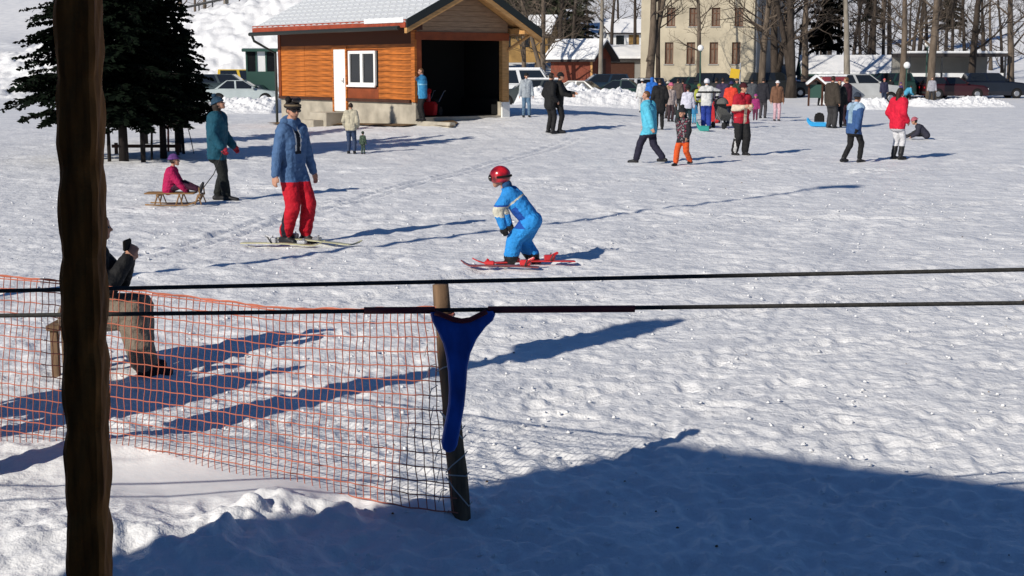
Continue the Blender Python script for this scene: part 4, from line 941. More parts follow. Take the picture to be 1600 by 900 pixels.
def ski(p0, p1, wdt, col, colb, label, tip=.07, binding=True, bcol='darksteel', z=.03, bpos=.5, bootlen=.32):
    """p0 tail, p1 tip: ground points"""
    d = (p1-p0); L = d.length; a = math.atan2(d.y, d.x)
    e = empty('ski', (p0.x, p0.y, (p0.z+p1.z)/2+z), a, label, 'ski', 'skis on the snow'); n = 18; vs = []; fs = []
    for i in range(n+1):
        t = i/n; x = t*L; w_ = wdt*(1 if t < .85 else math.sqrt(max(0.02, 1-((t-.85)/.15)**2)))*(.86+.14*(2*t-1)**2)
        zz = (tip*max(0, (t-.86)/.14)**1.6) + .012*math.sin(math.pi*min(t/.86, 1))
        vs += [(x, -w_/2, zz), (x, w_/2, zz), (x, w_/2, zz+.014), (x, -w_/2, zz+.014)]
    for i in range(n):
        for k in range(4): fs.append((i*4+k, i*4+(k+1) % 4, (i+1)*4+(k+1) % 4, (i+1)*4+k))
    fs += [(3, 2, 1, 0), (n*4, n*4+1, n*4+2, n*4+3)]
    m = MB().add(vs, fs); m.build('blade', mat('ski_top', col, .3, noise=(5, (1, 1, 1), .25), spec=.5), e)
    if binding:
        for q, (o, ln, h) in enumerate(((bootlen*.62, .11, .040), (-bootlen*.62, .12, .060))):
            m = MB(); m.box((L*bpos+o, 0, .026+h/2), (ln, .075, h)); m.tube([(L*bpos+o, 0, h), (L*bpos+o+(.03 if q == 0 else -.10), 0, h+.05)], .018, 6); m.build('binding', colb, e, bevel=.008)
        m = MB(); m.tube([(L*bpos-bootlen*.62, -.05, .03), (L*bpos-bootlen*.72, -.07, .10)], .008, 5); m.tube([(L*bpos-bootlen*.62, .05, .03), (L*bpos-bootlen*.72, .07, .10)], .008, 5); m.box((L*bpos-bootlen*.62, 0, .03), (.012, .11, .01)); m.build('ski_brake', 'darksteel', e)
    return e
e0 = e.location
ski(G(378, 385), G(508, 388), .095, (.42, .40, .24), 'steel', 'pale worn ski under the left boot of the man in red trousers', bpos=.55)
ski(G(432, 377), G(566, 388), .095, (.40, .39, .25), 'steel', 'pale ski pointing right under the second boot of the man in red', bpos=.35)

# ---- child in the blue ski suit
def r_kid(lab, C, mi, d):
    x, y, z = C.T; up, lat, fw = (np.array(d[k]) for k in ('up', 'lat', 'fw')); pel = np.array(d['pel'])
    t = (C-pel)@up; w_ = (C-pel)@lat; q = (C-pel)@fw
    j = np.isin(lab, ['jacket']); sl = lab == 'sleeve'
    mi[j & (np.abs(t-.37) < .014)] = 7                       # pale piping over the back
    mi[j & (t < .30) & (t > .07) & (q > .02)] = 8            # darker blue front panels
    mi[sl & (z < .98) & (z > .80)] = 7; mi[sl & (z > .955) & (z < .98)] = 8
    mi[(lab == 'pants') & (z < .20)] = 4
    mi[(lab == 'pants') & (q > .115) & (z > .62) & (z < .9)] = 8
    return mi
kp = G(812, 414)
ek, hm, hs = person('child skier in a bright blue suit with a red helmet', 812, 414, 262, -82, jacket=(.025, .24, .62), pants=(.025, .26, .66), glove=BLK, hat=None, voxel=.0125, bulk=.045, hem=-.0, legbulk=.052, child=True, extra=[(.55, .53, .44), (.012, .07, .33)], rule=r_kid, loc=kp, pantend=.09, glovek=1.95, legs=.84,
       facepitch=-12, kw=dict(pel=(0, -.17, .74), neck=(0, .20, 1.19), fl=(-.13, .13, .10), fr=(.17, -.22, .10), hl=(-.25, .22, .66), hr=(.20, .20, .66), kh=(0, 1, .1), hle=(-.3, 1, .0), hre=(.3, 1, .0)))
m = MB(); m.ell((0, -.008, .028), (.108, .124, .118), n=26, m=16, zmin=-.62); hel = addon(ek, hm, hs, m, 'helmet', [mat('red_helmet', (.52, .012, .02), .22, spec=.5, coat=.6, noise=(9, (1, 1, 1), .35), mix=(.10, .004, .006))])
m = MB(); m.ell((0, .098, .015), (.082, .034, .048), n=16); o = addon(ek, hm, hs, m, 'goggles', 'lens')
m = MB(); m.tube([(math.cos(a)*.112, -.008+math.sin(a)*.126, .02) for a in np.linspace(-.2, math.pi*1+.2, 18)], .014, 6); m.v = [(x, -.016-y, z) for x, y, z in m.v]; addon(ek, hm, hs, m, 'goggle_strap', 'black')
m = MB(); m.ell((0, -.075, -.095), (.085, .06, .075), n=14); addon(ek, hm, hs, m, 'folded_hood', cloth((.012, .06, .16)))
ski(G(898, 413), G(738, 417), .085, (.55, .03, .03), 'redplastic', 'red child ski with red binding seen on the far side', bpos=.42, tip=.06)
ski(G(842, 423), G(720, 420), .085, (.20, .05, .05), 'redplastic', 'dark red child ski nearest the camera under the blue suit', bpos=.40, tip=.06)

# ---- woman in teal, pulling a sled with a girl in pink
def r_teal(lab, C, mi, d):
    mi[(lab == 'glove')] = 5; return mi
te, hm, hs = person('woman in teal padded jacket and striped bobble hat holding a sled rope', 342, 313, 149, 96, jacket=(.009, .070, .11), pants=(.012, .014, .013), hat='pompom', hatcol=(.02, .05, .085), glove=(.42, .03, .05), hood=False, voxel=.0135, bulk=.055, hem=-.14, legbulk=.012, longhair=True, facepitch=-22, rule=r_teal,
       kw=dict(fl=(-.10, -.06, .08), fr=(.11, .18, .08), hl=(-.26, .20, .93), hr=(.26, .16, .93)))
def sled(p, rz, label, L=1.0, W=.36, H=.27):
    e = empty('wooden_sled', p, rz, label, 'sled')
    for s in (-1, 1):
        m = MB(); m.tube([(-.12, s*W/2, .03), (.1, s*W/2, .02), (L*.75, s*W/2, .02), (L*.95, s*W/2, .07), (L*1.04, s*W/2, .19), (L*1.03, s*W/2, .30)], .012, 7); m.build('runner', 'sledwood', e, smooth=True)
        for x in (.08, .42, .72):
            m = MB(); m.tube([(x-.05, s*W/2, .03), (x, s*W/2*.85, H)], .013, 6); m.tube([(x+.05, s*W/2, .03), (x, s*W/2*.85, H)], .010, 6); m.build('leg', 'sledwood', e)
    for k in range(4):
        part('seat_slat', 'sledwood', e, ((-.14, -W/2+.03+k*.085, H), (L*.9, -W/2+.03+k*.085+.06, H+.022)), bevel=.004)
    for x in (.06, .72): part('cross_bar', 'sledwood', e, ((x, -W/2-.02, H-.03), (x+.04, W/2+.02, H-.002)))
    return e
sp_ = G(243, 321); sled(sp_, R(1), 'low wooden sled on which the girl in pink sits', L=.72, H=.19)
gl = sp_ + Vector((.36, 0, .0))
def r_pink(lab, C, mi, d): return mi
person('girl in a pink hooded jacket sitting on the wooden sled', 268, 305, 245, 90, jacket=(.42, .012, .085), pants=(.045, .012, .03), hat='beanie', hatcol=(.10, .04, .16), glove=(.30, .02, .08), child=True, voxel=.014, bulk=.055, hem=.0, loc=sp_+Vector((.22, 0, .18)), scale=.62, facepitch=-10,
       kw=dict(pel=(0, 0, .16), neck=(0, .12, .68), fl=(-.11, .78, .13), fr=(.11, .82, .13), hl=(-.14, .40, .16), hr=(.16, .42, .16), kh=(0, .1, 1), flt=(0, .3, 1), frt=(0, .3, 1)))
# rope from the woman's hand
a = sp_+Vector((.75, 0, .25)); tl = te.location; hand = Vector((tl.x+.18, tl.y-.25, tl.z+.92))
m = MB(); m.tube([a, a.lerp(hand, .5)+Vector((0, 0, -.10)), hand], .008, 5); tag(m.build('sled_rope', 'ropem'), 'thin rope between the sled and the hand of the woman in teal', 'rope')

# ---- seated person with the phone, behind the net at the left post
sg = G(196, 580); sloc = Vector((sg.x-.29, sg.y, sg.z))
ph, hm, hs = person('seated person in a black jacket holding up a phone by the carved post', 190, 580, 355, 88, jacket=BLK, pants=(.21, .17, .13), hat=None, hair='hair', voxel=.013, bulk=.03, hem=-.02, legbulk=.045, loc=sloc, scale=.93, facepitch=-2,
       kw=dict(pel=(0, -.02, .50), neck=(0, .10, 1.0), fl=(-.13, .40, .08), fr=(.15, .50, .08), hl=(-.07, .36, .92), hr=(.09, .38, .91), kh=(0, .6, 1), hle=(-.3, .25, -1), hre=(.4, .25, -1)))
m = MB(); m.box((0, 0, 0), (.02, .15, .078)); o = tag(m.build('phone', 'black', bevel=.006), 'black phone held up by the seated person', 'phone')
o.location = (sloc.x+.93*.385, sloc.y-.05, sloc.z+.93*1.01); o.rotation_euler = (0, 0, R(88-90))
bn = empty('stool', (sloc.x-.06, sloc.y, sloc.z), 0, 'low wooden stool under the seated person behind the carved post', 'stool')
for k in range(3): part('seat_slat', 'oldwood', bn, ((-.16+k*.11, -.17, .33), (-.06+k*.11, .17, .37)), bevel=.005)
for y in (-.12, .12): part('leg', 'oldwood', bn, ((-.14, y-.025, -.1), (-.09, y+.025, .33))); part('leg', 'oldwood', bn, ((.06, y-.025, -.1), (.11, y+.025, .33)))

# ---- middle distance
CR = 'people standing and walking on the snow'
person('person in a cream sweater and jeans with their back to the camera by the hut', 549, 240, 160, 5, jacket=(.46, .42, .32), pants=(.035, .055, .11), hair='hair', bulk=.04, voxel=.018, group=CR, pose='pockets')
def camo(lab, C, mi, d):
    j = np.isin(lab, ['jacket', 'sleeve', 'pants']); n = perlin(C[:, 0]*14+C[:, 1]*9, C[:, 2]*14, 4); mi[j & (n > .12)] = 7; mi[j & (n < -.25)] = 8; return mi
person('small child in a mottled green snowsuit beside the person in cream', 567, 240, 204, 20, jacket=(.03, .06, .04), pants=(.03, .06, .04), hat='beanie', hatcol=(.03, .05, .04), child=True, bulk=.05, extra=[(.10, .14, .10), (.01, .02, .02)], rule=camo, group=CR)
def twotone(z0, col=7):
    def f(lab, C, mi, d): mi[np.isin(lab, ['jacket', 'sleeve']) & (C[:, 2] < z0)] = col; return mi
    return f
def st_blue(lab, C, mi, d):
    j = np.isin(lab, ['jacket', 'sleeve']); z, x = C[:, 2], C[:, 0]; mi[j & (z > 1.36)] = 7; mi[(lab == 'jacket') & (np.abs(x) < .03) & (z < 1.3)] = 8; mi[j & (np.abs(z-1.22) < .012)] = 8; return mi
gm = hl(.10, -.28)
gm.z = .43
person('person in a turquoise jacket with a hand at the mouth at the garage corner', 660, 181, 106, -110, loc=gm, jacket=(.03, .20, .40), pants=BLK, hair='hairbrown', extra=[(.02, .14, .30), (.20, .45, .60)], rule=st_blue, bulk=.035, hem=-.10, group=CR, kw=dict(hl=(-.06, .22, 1.42), hr=(.27, .06, .88)))
person('man in a pale grey jacket and light jeans right of the garage', 822, 183, 113, 170, jacket=(.34, .38, .42), pants=(.10, .17, .26), hat='beanie', hatcol=BLK, bulk=.035, hem=-.06, group=CR, kw=dict(fl=(-.12, .05, .08), fr=(.1, -.05, .08)))
person('left one of the two figures all in black on the snow', 859, 208, 113, 60, jacket=BLK, pants=BLK, hair='hair', bulk=.035, hem=-.12, group=CR, pose='pockets')
person('right one of the two figures in black, arm stretched to the right', 873, 207, 112, 100, jacket=(.014, .014, .014), pants=BLK, hat='beanie', hatcol=BLK, bulk=.035, hem=-.08, group=CR, kw=dict(hl=(-.2, .42, 1.16), hr=(.2, .38, 1.10)))
person('woman in a light blue jacket and dark trousers walking', 1014, 255, 141, -62, 'walk', jacket=(.09, .44, .60), pants=(.018, .017, .035), hair='hairbrown', bulk=.055, hem=-.12, voxel=.013, group=CR, legbulk=.015, faceyaw=30)
def dots(lab, C, mi, d):
    j = np.isin(lab, ['jacket']); n = perlin(C[:, 0]*16+3, C[:, 2]*16+C[:, 1]*8, 9); mi[j & (n > .22)] = 7; mi[j & (n < -.33)] = 8; return mi
person('child in a dark patterned jacket and orange trousers walking', 1067, 258, 166, -140, 'walk2', jacket=(.015, .016, .02), pants=(.62, .09, .018), hat='pompom', hatcol=(.015, .016, .02), child=True, bulk=.045, hem=-.08, voxel=.013, extra=[(.22, .20, .21), (.20, .03, .06)], rule=dots, group=CR, legbulk=.02)
person('man in a long black coat behind the light blue jacket', 1030, 203, 122, 0, jacket=BLK, pants=BLK, bulk=.045, hem=-.22, group=CR, pose='pockets')
def wj(lab, C, mi, d):
    j = np.isin(lab, ['jacket', 'sleeve']); z = C[:, 2]; mi[j & (np.abs(z-1.30) < .035)] = 7; mi[(lab == 'sleeve') & (np.abs(z-1.12) < .04)] = 7; return mi
person('child in a white and lilac jacket in the crowd', 1074, 198, 131, 10, jacket=(.56, .56, .66), pants=(.02, .05, .06), hat='beanie', hatcol=BLK, child=True, bulk=.05, group=CR)
person('skier in a white jacket with black bands and blue trousers', 1103, 200, 122, 5, jacket=(.58, .58, .57), pants=(.02, .045, .26), hat='helmet', hatcol=(.62, .62, .66), bulk=.045, extra=[BLK], rule=wj, group=CR, kw=dict(hl=(-.30, .15, 1.05), hr=(.36, .2, 1.1), hre=(1, -.2, .4)), legbulk=.02)
person('small child in sky blue standing before the white jacketed child', 1084, 193, 157, 170, jacket=(.05, .25, .48), pants=(.08, .35, .55), hat='beanie', hatcol=(.08, .30, .5), child=True, bulk=.05, group=CR)
person('child in a bright red orange jacket in the crowd', 1141, 197, 126, 20, jacket=(.66, .055, .03), pants=DNAVY, hat='beanie', hatcol=(.03, .03, .09), bulk=.05, group=CR)
def vest(lab, C, mi, d):
    j = np.isin(lab, ['jacket']); x, y, z = C.T; s = lab == 'sleeve'
    mi[j & (z < 1.16) & (z > .96)] = 8; mi[j & (np.abs(x) < .05) & (z < 1.2)] = 7; mi[j & (np.abs(z-1.2) < .05)] = 7; mi[s & (z < 1.25) & (z > 1.1)] = 7
    mi[(lab == 'pants') & (np.abs(np.abs(x)-.17) < .03) & (np.abs(y) < .035)] = 9; return mi
person('tall person in a red and cream jacket and black striped ski trousers', 1157, 243, 128, 150, jacket=(.36, .012, .028), pants=(.013, .013, .014), hat='beanie', hatcol=(.05, .008, .012), bulk=.045, voxel=.013, extra=[(.58, .48, .36), (.46, .012, .025), (.5, .5, .5)], rule=vest, group=CR, legbulk=.025, kw=dict(hl=(-.12, .22, 1.22), hr=(.14, .24, 1.2), fl=(-.08, .06, .08), fr=(.12, -.1, .08)))
person('man in a dark jacket and grey trousers next to the woman in pink trousers', 1191, 185, 121, 30, jacket=(.02, .02, .026), pants=(.05, .045, .05), hair='hair', bulk=.05, hem=-.08, group=CR)
person('woman in a brown jacket, pink trousers and white hat', 1213, 189, 125, 175, jacket=(.17, .085, .05), pants=(.55, .36, .40), hat='beanie', hatcol=(.6, .58, .58), bulk=.05, hem=-.06, group=CR)
person('distant small skier in a red jacket left of the notice board', 1241, 150, 122, 170, jacket=(.55, .05, .04), pants=(.03, .04, .07), hat='beanie', hatcol=(.4, .04, .05), bulk=.05, voxel=.03, group=CR)
person('distant child in dark red beside the notice board', 1256, 150, 126, 190, jacket=(.25, .03, .05), pants=(.25, .03, .05), hat='beanie', hatcol=(.1, .02, .03), child=True, bulk=.05, voxel=.03, group=CR)
person('slim person in black standing near the ticket booth', 1281, 165, 119, 160, jacket=BLK, pants=BLK, bulk=.03, voxel=.024, group=CR, kw=dict(fl=(-.13, 0, .08), fr=(.13, .03, .08)))
person('man in an olive brown jacket and grey trousers in the dark group', 1298, 200, 118, 50, jacket=(.045, .036, .028), pants=(.035, .034, .036), hair='hair', bulk=.055, hem=-.1, group=CR, legbulk=.02)
person('person in a black jacket facing the camera in the dark group', 1309, 199, 124, 185, jacket=(.016, .018, .018), pants=(.014, .015, .022), hair='hair', bulk=.045, group=CR)
person('person in a plum jacket behind the boy in blue', 1322, 197, 120, -60, jacket=(.05, .014, .024), pants=(.03, .014, .02), hair='hairbrown', bulk=.06, hem=-.16, group=CR)
def bj(lab, C, mi, d):
    x, y, z = C.T; j = np.isin(lab, ['jacket']); mi[j & (z > 1.32)] = 7; mi[j & (y < -.02) & (np.abs(x) < .07) & (z > 1.0)] = 8; return mi
person('boy in a blue jacket and black trousers walking to the right', 1332, 254, 143, 60, 'walk2', jacket=(.035, .085, .22), pants=BLK, hat='beanie', hatcol=(.03, .04, .06), glove=BLK, bulk=.05, hem=-.10, voxel=.013, extra=[(.30, .42, .55), (.22, .32, .40)], rule=bj, group=CR, kw=dict(fl=(-.09, -.24, .10), fr=(.09, .14, .08)))
person('woman in a long bright red coat and white trousers', 1400, 249, 136, 60, jacket=(.60, .012, .04), pants=(.58, .58, .60), hair='hair', bulk=.055, hem=-.10, voxel=.013, group=CR, longhair=True, pose='pockets', rule=lambda lab, C, mi, d: np.where((lab == 'pants') & (C[:, 2] < .34), 4, mi), kw=dict(fl=(-.07, -.03, .08), fr=(.09, .05, .08)))
lp = G(1440, 218)
person('child lying on the snow at the right edge', 1437, 218, 197, -80, jacket=(.03, .03, .045), pants=(.025, .025, .03), hat='beanie', hatcol=(.36, .10, .13), child=True, bulk=.05, loc=lp, scale=.74, group=CR,
       kw=dict(pel=(0, -.15, .20), neck=(0, .20, .55), fl=(-.13, .6, .09), fr=(.14, .75, .09), hl=(-.26, .42, .10), hr=(.26, -.2, .06), kh=(0, .3, 1)))
person('small person in navy and red standing before the reddish tree', 1380, 163, 122, 170, jacket=(.03, .03, .06), pants=(.02, .03, .06), hat='beanie', hatcol=(.4, .08, .08), bulk=.06, voxel=.025, group=CR)
person('distant person in blue bending by the snow heap', 1416, 160, 133, 70, jacket=(.08, .35, .52), pants=BLK, hair='hair', bulk=.05, voxel=.025, group=CR, kw=dict(pel=(0, -.1, .72), neck=(0, .28, 1.08), hl=(-.2, .45, .6), hr=(.2, .45, .6), fl=(-.1, 0, .08), fr=(.1, .25, .08)))
person('man in a grey jacket and dark trousers near the right edge', 1455, 161, 120, 190, jacket=(.32, .32, .36), pants=(.03, .03, .035), hair='hair', bulk=.05, voxel=.025, group=CR, kw=dict(fl=(-.16, 0, .08), fr=(.16, .03, .08)))
person('person in a green coat on the snow bank', 956, 152, 116, 180, jacket=(.015, .16, .085), pants=(.03, .025, .03), hair='hairbrown', bulk=.06, hem=-.2, voxel=.02, group=CR)
person('person in white by the end of the snow bank', 1003, 176, 122, 0, jacket=(.58, .58, .57), pants=(.5, .5, .5), hat='beanie', hatcol=(.55, .55, .55), bulk=.05, voxel=.02, group=CR)
person('person in a royal blue hooded jacket behind the black coat', 1018, 178, 120, 5, jacket=(.02, .13, .48), pants=DNAVY, hood=True, bulk=.07, hem=-.1, voxel=.02, group=CR)
person('person in a brown jacket on the left of the crowd', 1058, 180, 122, 30, jacket=(.10, .075, .065), pants=(.03, .03, .03), hair='hair', bulk=.06, voxel=.02, group=CR)
person('child with pink hat in the left of the crowd', 1047, 190, 128, 160, jacket=(.36, .30, .28), pants=(.05, .03, .035), hat='beanie', hatcol=(.5, .12, .2), bulk=.05, child=True, voxel=.02, group=CR)
person('crouching person in black and pink before the white jacketed child', 1062, 199, 163, 150, jacket=(.02, .03, .03), pants=(.16, .04, .07), hat='beanie', hatcol=BLK, bulk=.05, voxel=.02, group=CR, kw=dict(pel=(0, -.1, .40), neck=(0, .08, .88), fl=(-.14, .12, .08), fr=(.15, .16, .08), hl=(-.15, .4, .5), hr=(.15, .4, .5), kh=(0, 1, .5)))
person('person in dark purple behind the red jacketed child', 1128, 192, 121, 10, jacket=(.045, .035, .075), pants=DNAVY, hair='hair', bulk=.05, voxel=.02, group=CR)

for (lb, px, yf, yt, f, jc, pc, hc_, ch) in (
    ('person in a faded maroon jacket at the back of the crowd', 1066, 176, 123, 10, (.12, .03, .04), DNAVY, BLK, 0), ('child in lime yellow deep in the crowd', 1091, 178, 130, 170, (.35, .38, .06), DNAVY, (.2, .22, .04), 1),
    ('person in charcoal left of the yellow road sign', 1118, 178, 121, 20, (.03, .03, .032), BLK, BLK, 0), ('person in dark green behind the red jacketed child', 1150, 180, 122, 180, (.02, .05, .035), BLK, (.05, .05, .05), 0),
    ('person in slate grey right of the tall red and cream jacket', 1174, 178, 122, 15, (.07, .075, .085), DNAVY, BLK, 0), ('child in magenta between crowd and dark jacketed man', 1180, 188, 146, 190, (.3, .03, .14), (.1, .02, .05), (.3, .05, .2), 1),
    ('small distant person in black under the dark trees', 1228, 152, 121, 0, BLK, BLK, BLK, 0), ('small distant person in grey beside the ticket booth', 1306, 156, 121, 170, (.12, .12, .13), DNAVY, BLK, 0),
    ('small distant person in dark blue left of the silver estate wheel', 1346, 158, 122, 200, (.025, .035, .08), BLK, BLK, 0), ('small distant child in violet near the lamp on the right', 1406, 158, 128, 160, (.10, .06, .2), DNAVY, (.1, .05, .15), 1),
    ('small distant person in black at the right between the snow heaps', 1390, 160, 121, 10, BLK, BLK, BLK, 0), ('person in cream and rust at the left front of the crowd', 1042, 186, 126, 60, (.30, .18, .11), (.05, .04, .04), (.4, .38, .35), 0)):
    person(lb, px, yf, yt, f, ('stand', 'pockets', 'front_hands', 'walk')[px % 4], jacket=jc, pants=pc, hat='beanie', hatcol=hc_, child=bool(ch), bulk=.05, hem=-.07, voxel=.028, group=CR)
# child in the black jumpsuit with a pushchair, sleds and trailing things
p = G(1131, 201); st_ = empty('pushchair', p, R(200), 'grey pushchair with black wheels in the crowd', 'pushchair'); s = .92; st_.scale = (s, s, s)
m = MB(); m.prism([(-.30, .35), (.05, .28), (.20, .50), (-.12, .60), (-.32, 1.02), (-.40, .98)], -.22, .22, 'x'); m.build('seat', cloth((.09, .09, .085)), st_, bevel=.02)
m = MB(); m.ell((0, -.22, .86), (.25, .30, .26), n=16, m=8, zmin=0.05); m.build('canopy', cloth((.11, .11, .105)), st_, smooth=True)
for sx in (-.24, .24):
    m = MB(); m.tube([(sx, .42, .14), (sx, -.1, .50), (sx, -.48, 1.0), (sx*.9, -.56, 1.02)], .015, 7); m.tube([(sx, -.36, .14), (sx, 0, .55)], .015, 7); m.build('frame', 'steel', st_)
    for y in (.42, -.36):
        m = MB(); m.tube([(sx-.025, y, .12), (sx+.025, y, .12)], .12, 14); m.build('wheel', 'rubber', st_)
m = MB(); m.tube([(-.22, -.56, 1.02), (.22, -.56, 1.02)], .018, 8); m.build('handle', 'black', st_)
p = G(1117, 192); m = MB(); m.prism([(-.16, 0), (.16, 0), (.18, .55), (.1, .78), (-.12, .76), (-.18, .5)], -.12, .12, 'y'); o = m.build('red_bag', cloth((.5, .03, .035)), None, bevel=.05, loc=p); tag(o, 'tall red bag standing left of the pushchair', 'bag')
def toboggan(px, py, rz, col, label, L=.9):
    p = G(px, py); e = empty('toboggan', (p.x, p.y, p.z+.02), rz, label, 'toboggan', 'plastic toboggans')
    n = 10; vs, fs = [], []
    for i in range(n+1):
        t = i/n; x = (t-.5)*L; z = .18*max(0, (t-.7)/.3)**2; w_ = .22*(1-.35*max(0, (t-.7)/.3))
        vs += [(x, -w_, z+.13), (x, -w_*.85, z), (x, w_*.85, z), (x, w_, z+.13), (x, w_*.95, z+.145), (x, w_*.8, z+.02), (x, -w_*.8, z+.02), (x, -w_*.95, z+.145)]
    for i in range(n):
        for k in range(8): fs.append((i*8+k, i*8+(k+1) % 8, (i+1)*8+(k+1) % 8, (i+1)*8+k))
    fs += [(7, 6, 5, 4, 3, 2, 1, 0), tuple(n*8+k for k in range(8))]
    MB().add(vs, fs).build('shell', mat('toboggan_plastic', col, .35, spec=.5), e, smooth=False)
    m = MB(); m.box((-.1, 0, .1), (.34, .26, .08)); m.build('cushion', cloth((.02, .02, .022)), e, bevel=.02)
    return e
toboggan(1276, 198, R(160), (.02, .30, .62), 'bright blue toboggan beside the dark clad group', .7)
toboggan(1098, 205, R(170), (.03, .28, .25), 'small green toboggan at the feet of the crowd', .4)
p = G(1276, 193); m = MB(); m.prism([(-.18, 0), (.18, 0), (.17, .34), (.06, .42), (-.1, .41), (-.18, .3)], -.13, .13, 'y'); o = m.build('rucksack', cloth(BLK), None, bevel=.04, loc=p+Vector((.12, .1, .0))); tag(o, 'black rucksack behind the bright blue toboggan', 'rucksack')

# ================================================================== FOREGROUND
# ---- leaning fence post with the orange net
def fence():
    pb, pt_ = G(727, 806), None
    Yp = pb.y; tp = at(687, 446, Yp); nb = at(684, 487, Yp)
    e = empty('safety_fence', pb, 0, 'orange plastic net fence tied to a leaning wooden post', 'fence')
    L = lambda v: Vector(v)-pb
    m = MB(); a, b = L(pb)+Vector((0, 0.03, -.25)), L(tp)+Vector((0, .03, 0)); n = 12; d = b-a
    rng = random.Random(3); pts = [a+d*(i/n)+Vector((rng.uniform(-.003, .003), 0, 0)) for i in range(n+1)]
    m.tube(pts, [.052-.010*i/n+rng.uniform(-.002, .002) for i in range(n+1)], 10); m.build('post', 'oldwood', e, smooth=True)
    p2 = G(132, 712); a2, b2 = L(p2)+Vector((0, .03, -.25)), L(p2)+Vector((.03, .05, 1.12)); m2 = MB(); m2.tube([a2.lerp(b2, i/6) for i in range(7)], [.055-.001*i for i in range(7)], 10); m2.build('post', 'oldwood', e, smooth=True)
    # net surface: u along the fence to the left, v from bottom to top
    bot = [G(716, 808), G(640, 800), G(550, 782), G(440, 760), G(300, 737), G(172, 718), G(40, 700), G(-140, 676)]
    hts = [1.0, 1.0, .99, .94, .93, .95, .97, .97]
    topx = [at(684, 487, Yp), at(628, 487, bot[1].y), at(546, 489, bot[2].y), at(436, 488, bot[3].y), at(300, 470, bot[4].y), at(172, 453, bot[5].y), at(40, 440, bot[6].y), at(-140, 425, bot[7].y)]
    seg = [0]
    for p, q in zip(bot[:-1], bot[1:]): seg.append(seg[-1]+(q-p).length)
    def S(s, v):
        s = max(0, min(seg[-1]-1e-6, s)); i = max(k for k in range(len(seg)-1) if seg[k] <= s); t = (s-seg[i])/(seg[i+1]-seg[i])
        p = bot[i].lerp(bot[i+1], t); q = topx[i].lerp(topx[i+1], t); r_ = p.lerp(q, v); r_.z += .02
        r_.y += .010*math.sin(s*4+v*3); r_.x += .003*math.sin(s*11+v*9)
        return L(r_)
    NR, pitch = 14, .047; nc = int(seg[-1]/pitch); net = MB(); K = 90
    for j in range(NR+1):
        v = j/NR; r_ = .0031 if 0 < j < NR else .004
        net.tube([S(seg[-1]*i/K, v+.0022*math.sin(i*1.7+j)) for i in range(K+1)], r_, 4)
    for c in range(nc+1):
        net.tube([S(c*pitch + .018*(1-j/NR)*1.5 + (.003 if j % 2 else -.003) + .003*math.sin(j*.9+c), j/NR) for j in range(NR+1)], .0026, 4)
    o = net.build('net', 'orange', e); tag(o, kind='stuff')
    band = MB(); band.tube([S(seg[-1]*i/K, 1.0+.006*math.sin(i*.8)) for i in range(K+1)], .0045, 5); band.tube([S(seg[-1]*i/K, .985) for i in range(K+1)], .0035, 5); band.build('top_cord', 'orange', e)
    tw = MB()
    for f0, f1, w_ in ((.86, .87, .03), (.47, .40, .08), (.47, .36, .05), (.21, .29, .09), (.20, .20, .06), (.19, .07, .10), (.64, .68, .03)):
        c0, c1 = a+d*(f0*.84+.16), a+d*(f1*.84+.16)
        pts = [c0+Vector((-.055, -.03, 0)), c0.lerp(c1, .4)+Vector((-.02, -.075, .01)), c1+Vector((.045, -.055, 0)), c1+Vector((.058, .0, .005))]
        tw.tube(pts, .0032, 5)
    for k in range(9):
        z = a+d*(.2+.075*k); tw.tube([z+Vector((-.055, -.035, 0)), z+Vector((-.085, -.03, -.02+.01*(k % 3))), z+Vector((-.10, -.02, -.07))], .0022, 4)
    tag(tw.build('tie_cord', 'twine', e), kind='stuff')
    sm_ = MB(); c = a+d*.895; ring = [c+Vector((math.cos(q)*.052, math.sin(q)*.052, .004*math.sin(3*q))) for q in np.linspace(0, 2*math.pi, 14)]; sm_.tube(ring, .010, 6, caps=False); sm_.build('tie_band', 'orange', e)
    return e
fence()

